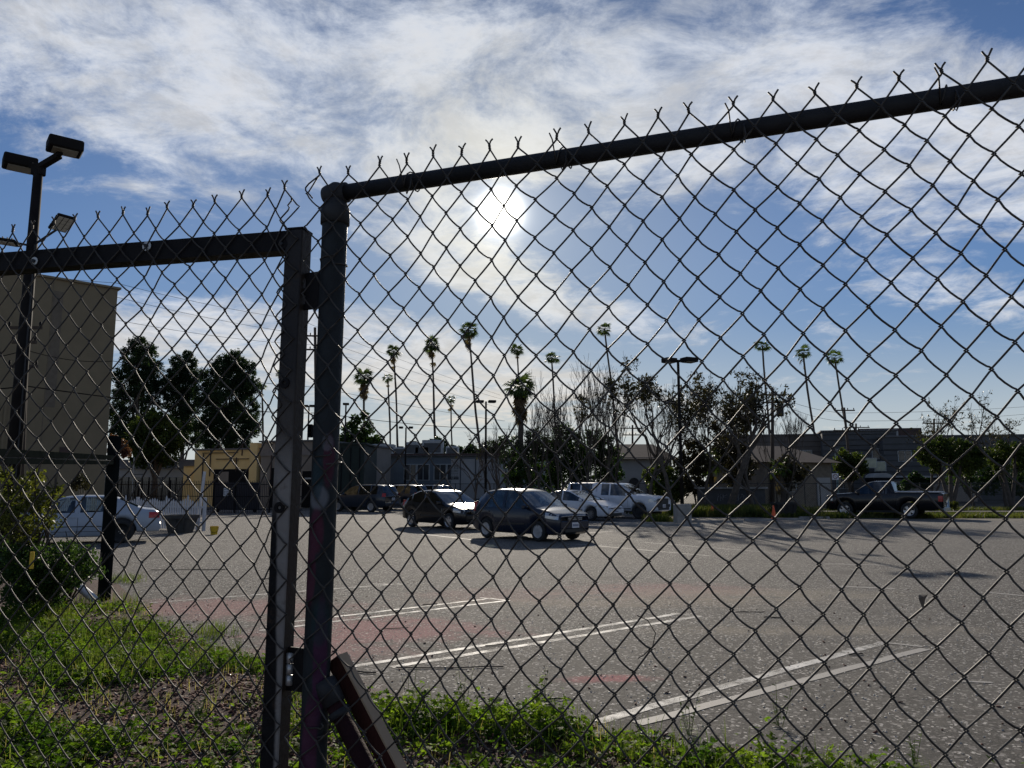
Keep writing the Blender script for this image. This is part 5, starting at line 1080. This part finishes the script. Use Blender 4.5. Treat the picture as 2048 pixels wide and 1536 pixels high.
trimmed(1900, 56, [(1846, 908, 16), (1860, 893, 16), (1885, 886, 16), (1862, 918, 20), (1890, 905, 22), (1912, 892, 18), (1935, 896, 18), (1955, 905, 18), (1905, 918, 20), (1940, 915, 20), (1870, 938, 12), (1905, 940, 12), (1935, 938, 16), (1958, 925, 14)], 14000, 'broad trimmed tree with sunlit left edge and pale forked trunks behind the pickup bed', [(1870, 920), (1900, 915), (1930, 920)])
trimmed(2020, 58, [(1985, 912, 18), (2010, 900, 20), (2035, 905, 22), (2000, 930, 18), (2045, 925, 20), (2070, 910, 22)], 9000, 'dark trimmed tree at the right edge of the picture', [(2000, 925), (2035, 920)])
for cx, Y_, cl, lb in ((1960, 63, [(1930, 950, 22), (1960, 940, 26), (1990, 950, 26), (1945, 970, 20), (1975, 972, 22), (1905, 962, 16)], 'dark hedge mass filling the gap behind the trimmed trees'), (2060, 64, [(2020, 955, 26), (2050, 945, 30), (2090, 950, 30), (2040, 975, 24)], 'dark hedge mass at the right edge behind the fence'), (1800, 62, [(1830, 960, 16), (1850, 968, 14), (1812, 970, 12)], 'low dark hedge behind the bed of the black pickup')):
    masstree('hedge', lb, 'hedge', cx, Y_, cl, 5000, .17, M_evergreen, False)
def leafy(px, Y, seed, H0, r0, lb, nm='leafy_tree', d0=(0, 0, 1), cat='tree', depth=5, spread=.55, lsize=.20, per=5, m=M_oldleaf, keep=.6, L0=None, grav=.10, shrink=.76, group='sparse leafy trees'):
    p = at(px, 973, Y); t = thing(nm, lb, cat, (p.x, Y, 0), 0, group); b, tips = branchset(seed, d0, L0 or H0*.28, r0, depth, (2, 3), spread, grav, shrink, .16); b.build('trunk', M_bark, t, smooth=True)
    rnd = random.Random(seed); C = []
    for tt in tips:
        if rnd.random() > keep: continue
        for k in range(per): C.append((tt.x+rnd.gauss(0, .13), tt.y+rnd.gauss(0, .13), tt.z-abs(rnd.gauss(0, .16))))
    if C: P_, F_ = leaves(np.array(C), lsize, .42); npmesh('foliage', P_, F_, m, t)
    return t
leafy(1345, 46, 11, 10.6, .17, 'sparse leafy tree with drooping leaves around the paired light pole', keep=.34, per=5, spread=.55, depth=6, lsize=.24)
leafy(1452, 47, 23, 10.0, .26, 'larger sparse leafy tree with thick trunk leaning toward the transformer pole', d0=(.10, 0, 1), keep=.30, per=5, spread=.62, depth=6, lsize=.24)
leafy(1500, 48, 5, 8.6, .16, 'leafy tree with spreading boughs left of the transformer pole', d0=(.26, 0, 1), keep=.30, per=5, spread=.60, depth=6, lsize=.24)
leafy(1295, 49, 31, 9.4, .13, 'slender sparse leafy tree left of the paired light pole', keep=.30, per=5, spread=.46, depth=6, lsize=.22)
leafy(1405, 48, 77, 8.8, .13, 'thin sparse leafy tree between the light pole and the thick-trunked tree', keep=.32, per=5, spread=.5, depth=6, lsize=.22)
leafy(1865, 60, 7, 8.6, .14, 'thin sparse-leaved tree above the trimmed crown at right', keep=.3, per=4, spread=.5)
leafy(2010, 60, 9, 8.8, .14, 'thin sparse-leaved tree at the right edge above the dark tree', keep=.32, per=4, spread=.5); leafy(1945, 62, 17, 8.0, .14, 'thin half-bare tree between the two trimmed crowns', keep=.35, per=4, spread=.5)
leafy(978, 52, 41, 6.4, .10, 'small half-bare tree with a few curled leaves left of the shaggy palm', keep=.05, per=3, spread=.5); leafy(945, 55, 43, 5, .08, 'small bare bush-like tree at the end of the long low building', keep=.02, per=2, spread=.5)
def bare(px, Y, seed, H0, n, lb, tilt=.22):
    p = at(px, 973, Y); t = thing('bare_tree', lb, 'tree', (p.x, Y, 0), 0, 'bare winter trees'); rnd = random.Random(seed)
    for k in range(n):
        b, _ = branchset(seed*10+k, (rnd.uniform(-tilt, tilt), rnd.uniform(-tilt, tilt), 1), H0*rnd.uniform(.27, .34), .07, 5, (2, 3), .26, .16, .74, .10, 3, .009); b.build('limb', M_bark, t, smooth=True, loc=(rnd.uniform(-.3, .3), rnd.uniform(-.3, .3), 0))
bare(1185, 50, 3, 8.8, 7, 'bare multi-stemmed tree with fine upright twigs, tallest of the bare trees', .30); bare(1120, 51, 4, 7.4, 5, 'bare multi-stemmed tree just right of the shaggy palm', .28); bare(1225, 52, 6, 7.8, 5, 'bare tree at the right side of the bare group', .25); bare(1010, 53, 8, 6.0, 4, 'low bare tree just left of the shaggy palm', .35); bare(1075, 52, 14, 6.2, 4, 'low bare tree in front of the dark evergreen shrub', .35)

bare(1325, 52, 51, 8.6, 5, 'bare twiggy tree behind the paired light pole', .32); bare(1400, 53, 52, 8.0, 5, 'bare twiggy tree behind the leafy trees, middle of the tangle', .34); bare(1480, 54, 53, 8.4, 6, 'bare twiggy tree behind the thick leaning trunk', .36); bare(1560, 55, 54, 7.0, 4, 'bare twiggy tree around the transformer pole', .36)

# fan palms
def frond_mesh(L=.9, n=9, droop=.42):
    b = MB(); b.tube([(0, 0, 0), (.45*L, 0, .03), (.8*L, 0, 0)], [.02, .015, .012], 3, cap=False)
    for k in range(n):
        a = (k/(n-1)-.5)*R(150); l = L*(1.0-.18*abs(k/(n-1)-.5)*2); c = Vector((.8*L, 0, 0)); u = Vector((math.cos(a), math.sin(a), 0)); s = Vector((-math.sin(a), math.cos(a), 0))
        b.add([c, c+u*l*.55+s*.085*L+Vector((0, 0, -.03)), c+u*l+Vector((0, 0, -droop*L*(.6+.4*((k*7) % 3)/2))), c+u*l*.55-s*.085*L+Vector((0, 0, -.03))], [(0, 1, 2, 3)])
    return b
FR = frond_mesh(); fme = {}
def palm(px, py, Y, pxb, rpx, lb, seed, skirt=0, parts=True, nf=42, rt=.19):
    rnd = random.Random(seed); nf = int(nf*rnd.uniform(.75, 1.1)); p = at(px, py, Y); xb = at(pxb[0], pxb[1], Y); slope = (p.x-xb.x)/(p.z-xb.z); x0 = p.x-slope*p.z; Rr = rpx/pxm(Y); sc = Rr/1.65
    t = thing('fan_palm', lb, 'palm tree', (x0, Y, 0), 0, 'tall fan palms'); b = MB(); b.tube([((p.x-x0)*k/8+.12*math.sin(k*.8+seed)*math.sin(PI*k/8), 0, p.z*k/8) for k in range(9)], [rt*(1.5 if k == 0 else 1.1-.05*k)*rnd.uniform(.88, 1.12) for k in range(9)], 8, cap=False); b.build('trunk', M_palmbark, t, smooth=True)
    top = Vector((p.x-x0, 0, p.z)); allm = MB(); deadm = MB()
    for k in range(nf+skirt):
        dead = k >= nf
        el_ = rnd.uniform(-1.45, -1.0) if dead else math.asin(max(-1, min(1, -.80+1.72*((k+.5)/nf)))); az_ = k*2.399+rnd.uniform(-.3, .3)
        M = Matrix.Translation(top-Vector((0, 0, (rnd.uniform(0, Rr*1.3) if dead else 0)))) @ Matrix.Rotation(az_, 4, 'Z') @ Matrix.Rotation(-el_, 4, 'Y') @ Matrix.Rotation(rnd.uniform(-.5, .5), 4, 'X') @ Matrix.Scale(sc*rnd.uniform(.72, 1.28), 4)
        if parts and not dead:
            if 'f' not in fme:
                me = bpy.data.meshes.new('frond'); me.from_pydata(FR.v, [], FR.f); me.materials.append(M_palm); fme['f'] = me
            o = bpy.data.objects.new('frond', fme['f']); COL.objects.link(o); o.parent = t; o.matrix_local = M
        else: (deadm if dead else allm).add([M @ Vector(v) for v in FR.v], FR.f)
    if allm.v: allm.build('crown', M_palm, t)
    if deadm.v: deadm.build('dead_fronds', M_dead, t)
palm(937, 660, 118, (960, 900), 22, 'tallest fan palm left of the sun glow with slightly leaning trunk', 1, 10)
palm(863, 690, 125, (872, 890), 20, 'tall fan palm second left of the tallest one', 2, 8)
palm(787, 703, 128, (796, 890), 18, 'tall slim fan palm nearest left, beside a shorter one', 3, 8, False)
palm(776, 755, 150, (780, 890), 13, 'shorter slim fan palm overlapping the trunk of a taller one', 4, 2, False, 24)
palm(729, 755, 110, (727, 890), 22, 'fan palm with shaggy hanging skirt right beside the round post', 5, 16)
palm(902, 798, 170, (904, 890), 12, 'smallest distant fan palm low above the long roof', 6, 3, False, 22)
palm(1034, 700, 130, (1040, 800), 17, 'fan palm rising directly behind the big shaggy palm', 7, 2, False)
palm(1103, 716, 130, (1112, 860), 18, 'fan palm above the left bare tree', 8, 0, False)
palm(1040, 775, 60, (1041, 950), 34, 'big near fan palm with thick trunk and brown shaggy skirt', 9, 46, True, 46, .24)
palm(1209, 658, 122, (1234, 880), 18, 'fan palm with long leaning trunk behind the tallest bare tree', 10, 0, False, 26)
palm(1525, 692, 118, (1537, 860), 19, 'fan palm above the leafy trees, leftmost of the right three', 11, 0, True, 26)
palm(1606, 706, 112, (1640, 960), 20, 'fan palm with strongly leaning trunk, middle of the right three', 12, 2, True, 28)
palm(1669, 716, 118, (1697, 880), 19, 'fan palm beside the slanting pole, rightmost of the right three', 13, 0, True, 26)
palm(523, 772, 125, (528, 885), 13, 'small slender fan palm between the pines and the gate post', 14, 3, False, 24)
palm(560, 748, 130, (566, 860), 11, 'fan palm crown half hidden behind the gate post', 15, 2, False, 22)
palm(884, 892, 170, (884, 905), 9, 'tiny far fan palm just above the long low roof', 16, 0, False, 18); palm(1420, 925, 52, (1420, 960), 34, 'low bushy fan palm under the large leafy tree', 17, 6, True, 26, .2); palm(1560, 935, 55, (1562, 960), 26, 'low fan palm with drooping fronds at the transformer pole', 18, 8, True, 24, .2)

# bush at far left
def twiggy(px, py, Y, lb, seed, cl, n, size, m, H0=1.6, stems=9):
    b0 = gp(px, py); t = thing('bush', lb, 'bush', (b0.x, b0.y, 0)); C = []
    for cx, cy, cr in cl:
        for k in range(3): p = at(cx, cy, Y+rng.uniform(-.5, .5)); C.append((p.x-b0.x, p.y-b0.y, p.z, cr/pxm(Y)))
    P_, F_ = clumps_leaves(C, n, size, .5, shell=.2); npmesh('foliage', P_, F_, m, t); b = MB(); rnd = random.Random(seed)
    for k in range(stems): c = C[rnd.randrange(len(C))]; e_ = Vector(c[:3]); s = Vector((rnd.uniform(-.3, .3), rnd.uniform(-.3, .3), 0)); b.tube([s, s.lerp(e_, .5)+Vector((rnd.uniform(-.1, .1), 0, .15)), e_, e_+Vector((rnd.uniform(-.15, .15), 0, .2))], [.016, .012, .007, .003], 4, cap=False)
    b.build('stems', M_bark, t)
twiggy(60, 1215, 8.6, 'leafy bush with backlit yellow-green leaves in front of the white sedan', 1, [(30, 985, 34), (70, 960, 26), (20, 1030, 44), (75, 1010, 36), (110, 985, 20), (50, 1060, 36), (100, 1040, 22), (10, 950, 20)], 2100, .055, M_lime, stems=30)
twiggy(90, 1210, 9.3, 'low dark bush spreading below the leafy bush beside the dark steel post', 2, [(30, 1120, 46), (85, 1130, 44), (130, 1130, 36), (170, 1120, 28), (40, 1170, 46), (110, 1170, 40), (160, 1150, 26), (195, 1140, 16), (60, 1085, 26), (140, 1095, 20)], 11000, .045, M_evergreen, stems=50)
twiggy(160, 1020, 26, 'small olive bush seen over the roof of the white sedan', 3, [(160, 960, 14), (170, 970, 12), (150, 972, 10)], 900, .10, M_oldleaf, stems=6)

# ================================================================ GROUND COVER (nobody could count it)
M_weed = leafmat('bright_weed_leaf', (.038, .080, .010), (.12, .17, .022), .60, .6, 4, 1.6); M_grass = leafmat('grass_blade', (.055, .095, .02), (.13, .15, .05), .5, .5, 4); M_chip = mat('wood_chip', (.17, .070, .042), .9, .6, 20, col2=(.045, .018, .012)); M_chipl = mat('pale_wood_chip', (.45, .38, .30), .9, .4, 20)
def ground_z(x, y): return bed_h(x, y)
def scatter(n, x0, x1, y0, y1, cond, seed):
    r = np.random.default_rng(seed); X = r.uniform(x0, x1, n*3); Y = r.uniform(y0, y1, n*3); out = []
    for x, y in zip(X, Y):
        if cond(x, y): out.append((x, y))
        if len(out) >= n: break
    return np.array(out)
from mathutils import noise as mn
def cover(x, y):
    """0..1, how thickly weeds grow at a spot of the bed"""
    d = edge_y(x)-y
    if d < -.10: return 0
    v = .5+.5*mn.noise(Vector((x*.75, y*.75, 3.0)))*1.5
    if x > -1.2:   # right of the post: a strip of weeds along the lot edge, mulch nearer the fence
        k = math.exp(-((d-.36)/.22)**2); return k*(1.3 if v > .32 else .45)+(.10 if d > .8 else 0)
    k = max(.03, (v-.27)*1.5)
    px_ = x/y*F+1024      # only used to find the bare mulch patch lying left of the gate post
    if ((x+2.25)/1.15)**2+((y-5.9)/.85)**2 < 1+.5*(v-.5): k = .04
    if ((x+1.6)/.75)**2+((y-4.6)/.6)**2 < 1+.5*(v-.5): k = .10
    if d < .35: k *= .6
    return k
def weeds(name, n, seed, lmin, lmax, hmax, m, big=False):
    """low clumps of small three-lobed leaves on short stems"""
    pts = scatter(n, -6.5, 5.5, 2.4, 10.5, lambda x, y: abs(x) < y*.75+.6 and random.random() < cover(x, y)*(1.4 if y < 6 else .9), seed); r = np.random.default_rng(seed+1)
    VV, FF = [], []
    for (x, y) in pts:
        cv = cover(x, y); hn = .5+.9*mn.noise(Vector((x*2.6, y*2.6, 9.0))); h = hmax*max(.12, (.3+.7*r.random())*(.35+.5*cv)*(.35+hn))*(1.35 if x > -1 else 1); nl = 3 if big else 24; rad = .05+.08*r.random(); z0 = ground_z(x, y)
        for k in range(nl):
            q = r.normal(size=2)*rad*.8; zz = z0+h*(.2+.8*r.random())*(1-.35*min(1, (q[0]**2+q[1]**2)/rad**2)); c = Vector((x+q[0], y+q[1], zz)); l = r.uniform(lmin, lmax)
            nrm = Vector((r.normal()*.6, r.normal()*.6, 1)).normalized(); u = nrm.orthogonal().normalized(); u.rotate(Matrix.Rotation(r.uniform(0, 6.28), 3, nrm)); v = nrm.cross(u)
            if big:
                o = len(VV); nn_ = 10; VV.append(c-nrm*.3*l); 
                for a in range(nn_): rr_ = l*(1 if a % 2 == 0 else .78); an = 2*PI*a/nn_*.94+.2; VV.append(c+(u*math.cos(an)+v*math.sin(an))*rr_*.6)
                for a in range(nn_-1): FF.append((o, o+1+a, o+2+a, o+2+a))
                continue
            for lobe in (-.9, 0, .9):
                dd = u*math.cos(lobe)+v*math.sin(lobe); ss = nrm.cross(dd); o = len(VV); ll = l*(1 if lobe == 0 else .8); VV += [c, c+dd*ll*.55+ss*ll*.24+nrm*ll*.06, c+dd*ll-nrm*ll*.12, c+dd*ll*.55-ss*ll*.24+nrm*ll*.06]; FF.append((o, o+1, o+2, o+3))
    V_ = np.array([tuple(v) for v in VV]); 
    if big: b = MB(); b.v = [tuple(v) for v in VV]; b.f = [f[:3] for f in FF]; o = b.build(name, m)
    else: o = npmesh(name, V_, np.array(FF), m)
    o['kind'] = 'stuff'; return o
weeds('leafy_weeds', 7000, 21, .022, .050, .25, M_weed); weeds('low_clover', 2600, 23, .012, .022, .08, M_weed)
for _i, (wx, wy) in enumerate([(1560, 1452), (1085, 1420), (930, 1418), (1380, 1470), (1830, 1560), (820, 1422), (480, 1300), (110, 1290), (250, 1420), (390, 1470)]):
    p = gp(wx, wy); b = MB(); rr = random.Random(_i+60); sp_ = bed_h(p.x, p.y)
    for k in range(5):
        e_ = Vector((rr.uniform(-.08, .08), rr.uniform(-.08, .08), rr.uniform(.16, .34))); b.tube([(0, 0, 0), e_*.5+Vector((rr.uniform(-.01, .01), 0, 0)), e_], [.0025, .002, .001], 4, cap=False)
        for q in range(9):
            c = e_*(.3+.7*q/8); a = rr.uniform(0, 6.28); u = Vector((math.cos(a), math.sin(a), rr.uniform(-.1, .5))).normalized(); v = u.cross(Vector((0, 0, 1))).normalized(); l = rr.uniform(.03, .06)*(1.2-.5*q/8); b.add([c, c+u*l*.5+v*l*.2, c+u*l, c+u*l*.5-v*l*.2], [(0, 1, 2, 3)])
    o = b.build('tall_weed', M_weed, loc=(p.x, p.y, sp_)); tag(o, ['tall grassy weed at the lot edge below the bright stall line', 'tall weed sprig at the lot edge right of the timber prop', 'leafy weed sprig left of the tall sprig at the lot edge', 'weed sprig between the two bright clumps at the lot edge', 'weed sprig at the right end of the weed strip', 'weed sprig closest to the timber prop', 'weed sprig at the corner of the bed beside the asphalt left of the gate post', 'weed sprig below the dark bush at far left', 'weed sprig in front of the bare mulch patch', 'weed sprig near the bottom edge left of the gate post'][_i], 'weed', 'leggy weeds in the planting bed')
weeds('broad_weed_leaves', 150, 25, .05, .085, .14, leafmat('mallow_leaf', (.13, .24, .03), (.20, .32, .05), .6, .45, 6), True)
def blades(name, pts, hmin, hmax, w, m, per=7, zf=ground_z, spread=.05, seed=3):
    r = np.random.default_rng(seed); n = len(pts)*per; P0 = np.repeat(pts, per, 0)+r.normal(size=(n, 2))*spread; z = np.array([zf(x, y) for x, y in P0]); h = r.uniform(hmin, hmax, n); a = r.uniform(0, 6.283, n); lean = r.uniform(.1, .75, n)*h
    D_ = np.stack([np.cos(a), np.sin(a)], 1); T = np.stack([-D_[:, 1], D_[:, 0]], 1); w_ = w*(.6+.8*r.random(n)); B0 = np.column_stack([P0-T*w_[:, None]/2, z-.005]); B1 = np.column_stack([P0+T*w_[:, None]/2, z-.005])
    Mi = P0+D_*lean[:, None]*.35; m0 = np.column_stack([Mi-T*w_[:, None]*.4, z+h*.62]); m1 = np.column_stack([Mi+T*w_[:, None]*.4, z+h*.62]); t0 = np.column_stack([P0+D_*lean[:, None], z+h]); t1 = t0+np.column_stack([T*.0008, np.zeros(n)])
    V_ = np.stack([B0, B1, m1, m0, t1, t0], 1).reshape(-1, 3); I_ = np.arange(n)*6; F_ = np.concatenate([np.stack([I_, I_+1, I_+2, I_+3], 1), np.stack([I_+3, I_+2, I_+4, I_+5], 1)]); o = npmesh(name, V_, F_, m); o['kind'] = 'stuff'; return o
blades('grass', scatter(2600, -6.5, -.6, 3.0, 11.0, lambda x, y: abs(x) < y*.75+.5 and random.random() < cover(x, y)*(1.0 if y > 6.2 else .16), 31), .05, .20, .0045, M_grass, 8)
blades('edge_grass', scatter(320, -1, 5.5, 3.0, 6.0, lambda x, y: abs(x) < y*.75 and 0 < edge_y(x)-y < .9 and random.random() < .6, 33), .06, .24, .005, M_grass, 6, seed=5)
blades('dry_grass', scatter(900, -6.5, 5.5, 3.0, 11.0, lambda x, y: abs(x) < y*.75+.5 and edge_y(x)-y > -.1 and random.random() < .5, 37), .03, .13, .004, leafmat('dry_straw', (.30, .24, .12), (.40, .33, .18), .4, .7, 4), 5, seed=11)
Q = np.array([tuple(gp(px, py))[:2] for px, py in ((425, 1262), (415, 1270), (440, 1268), (430, 1276), (235, 1165), (250, 1160), (262, 1166), (270, 1158), (225, 1160), (600, 1385), (588, 1395), (560, 1370), (610, 1410), (575, 1400))])
blades('crack_grass', Q, .05, .14, .006, M_grass, 60, zf=lambda x, y: .0, spread=.09, seed=6)
def strip(px0, px1, Y0, Y1, n, hmin, hmax, w, name, seed, zf=lambda x, y: .0, dens=.5):
    x0, x1 = at(px0, 980, Y0).x, at(px1, 980, Y1).x; pts = scatter(n, x0, x1, Y0, Y1, lambda x, y: mn.noise(Vector((x*.45, y*.6, seed))) > -.25+random.random()*.5-dens*.3, seed); return blades(name, pts, hmin, hmax, w, M_fgrass, 8, zf=zf, spread=.18, seed=seed)
strip(1370, 1560, 40.8, 47, 1600, .15, .65, .045, 'tall_grass', 41, dens=1.0); strip(1545, 1670, 39.4, 41, 420, .08, .35, .04, 'tall_grass', 42); strip(1600, 2150, 39.9, 42.2, 1500, .06, .30, .035, 'verge_grass', 43, dens=1.2); strip(1560, 1680, 46, 50, 420, .1, .3, .04, 'verge_grass', 44, dens=1.5); strip(1870, 2100, 46, 48, 800, .1, .45, .04, 'verge_grass', 45); strip(1300, 1330, 35.2, 36.2, 90, .1, .42, .03, 'verge_grass', 47, dens=1.6); strip(1280, 1420, 43, 47, 500, .1, .5, .04, 'tall_grass', 49)
for cx, cy, lb in ((1835, 1010, 'low rounded green bush behind the bed of the black pickup'), (1895, 1012, 'low green bush right of the black pickup on the verge')): masstree('verge_bush', lb, 'bush', cx, 45.5, [(cx, cy-2, 9), (cx+14, cy-1, 9), (cx-12, cy, 8)], 900, .12, M_lime, False)
# mulch chips and litter
pts = scatter(15000, -5.5, 5.5, 2.4, 9.5, lambda x, y: abs(x) < y*.75+.3 and edge_y(x)-y > -.25 and random.random() < (1 if edge_y(x)-y > .05 else .35), 51); zc_ = np.array([ground_z(x, y)+.006 if edge_y(x)-y > -.1 else .006 for x, y in pts]); C = np.column_stack([pts, zc_])
def chips(name, C, size, m, asp=.4):
    n = len(C); N = np.random.default_rng(9).normal(size=(n, 3))*.35; N[:, 2] = 1; N /= np.linalg.norm(N, axis=1)[:, None]; A_ = rng.normal(size=(n, 3)); U = np.cross(N, A_); U /= np.linalg.norm(U, axis=1)[:, None]; V = np.cross(N, U); s = (size*(.5+rng.random(n)))[:, None]
    top = [C+U*s*.5+V*s*asp*.4, C-U*s*.45+V*s*asp*.5, C-U*s*.5-V*s*asp*.4, C+U*s*.42-V*s*asp*.5]; P_ = np.stack([p+N*.004 for p in top]+[p-N*.004 for p in top], 1).reshape(-1, 3); I_ = np.arange(n)*8
    F_ = np.concatenate([np.stack([I_+a for a in q], 1) for q in ((0, 1, 2, 3), (0, 4, 5, 1), (1, 5, 6, 2), (2, 6, 7, 3), (3, 7, 4, 0))]); o = npmesh(name, P_, F_, m); o['kind'] = 'stuff'
chips('mulch_chips', C[:13000], .030, M_chip); chips('pale_mulch_chips', C[13000:], .026, M_chipl)
pts = scatter(420, -5, 7, 4.5, 14, lambda x, y: abs(x) < y*.7 and y-edge_y(x) > .02 and random.random() < math.exp(-(y-edge_y(x))*.6)+.06, 53); chips('leaf_litter', np.column_stack([pts, np.full(len(pts), .006)]), .024, mat('brown_dry_leaf', (.12, .05, .035), .9, .5, 20), .5)
pts = scatter(5000, -6, 8, 4.5, 16, lambda x, y: abs(x) < y*.72 and y-edge_y(x) > .02, 54); chips('asphalt_grit', np.column_stack([pts, np.full(len(pts), .002)]), .010, mat('pale_grit', (.42, .40, .37), .5, .3, 50), .8)
TW = ['long thin stick on the asphalt right of the timber prop', 'curled twig beside the timber prop', 'small dark twig between the worn stall lines', 'twig near the weeds below the second stall line', 'thin stick beyond the sharp end of the stall lines', 'short twig right of the thin stick near the stall line end', 'small twig left of the double stall line', 'small twig above the long stick', 'short twig by the weeds near the bright stall line', 'small twig inside the faded stall lines at right', 'thin twig seen just left of the gate post', 'long branch lying by the grass tuft at left', 'branch lying end to end with the long one at left']
for ti, (px, py, l, an) in enumerate([(900, 1336, .95, 5), (720, 1345, .3, -20), (790, 1258, .30, 10), (1110, 1400, .22, 3), (1500, 1225, .38, 2), (1545, 1236, .2, -8), (860, 1210, .2, 20), (990, 1292, .2, 10), (1080, 1412, .2, -4), (1712, 1310, .16, 15), (540, 1158, .35, 6), (350, 1140, .9, 8), (420, 1140, .7, 4)]):
    p = gp(px, py); b = MB(); rr = random.Random(px); P_ = [Vector((l*(k/6-.5), .03*l*rr.gauss(0, 1), .008+.004*rr.random())) for k in range(7)]; b.tube(P_, [.004+.003*rr.random()]*7, 5); o = b.build('twig', M_bark, loc=(p.x, p.y, 0)); o.rotation_euler.z = R(an); tag(o, TW[ti], 'twig', 'twigs on the asphalt')
# dead leaf and bent loose wires caught in the mesh
s0, z0 = hit(1846, 1197, OF, fd, fn); c = OF+fd*s0+Vector((0, 0, z0)); b = MB(); b.add([c+fd*.008+Vector((0, 0, .007)), c-fd*.006+Vector((0, 0, .006)), c-fd*.007+fn*.003, c-fd*.001+Vector((0, 0, -.020)), c+fd*.003+fn*.004, c+fn*.008+Vector((0, 0, .004))], [(0, 1, 5), (1, 2, 5), (2, 3, 5), (3, 4, 5), (4, 0, 5)]); tag(b.build('dead_leaf', mat('dry_grey_leaf', (.16, .13, .10), .9)), 'small crumpled dead leaf caught on a wire of the fence', 'leaf')
s0, z0 = hit(1275, 1230, OF, fd, fn); c = OF+fd*s0+fn*.004+Vector((0, 0, z0)); b = MB(); b.tube([c, c+fd*.02+Vector((0, 0, -.008)), c+fd*.034+Vector((0, 0, -.03)), c+fd*.028+Vector((0, 0, -.055)), c+fd*.01+Vector((0, 0, -.072)), c-fd*.0+Vector((0, 0, -.078))], .0009, 5); tag(b.build('string', M_iron), 'thin dark string hanging in a loop from the fence mesh', 'string')
p = gp(210, 1333); t = thing('torn_wrapper', 'crumpled white torn wrapper lying on the bare mulch', 'litter', (p.x, p.y, bed_h(p.x, p.y)+.012)); b = MB(); rr = random.Random(2); G_ = {}
for i in range(9):
    for k in range(5): G_[(i, k)] = len(b.v); b.v.append(((i-4)*.022+rr.gauss(0, .004), (k-2)*.018+rr.gauss(0, .004), .012*rr.random()+.01*math.sin(i*1.3)))
b.f = [(G_[(i, k)], G_[(i+1, k)], G_[(i+1, k+1)], G_[(i, k+1)]) for i in range(8) for k in range(4) if (i, k) not in ((2, 3), (5, 0))]; b.build('film', M_plate, t)
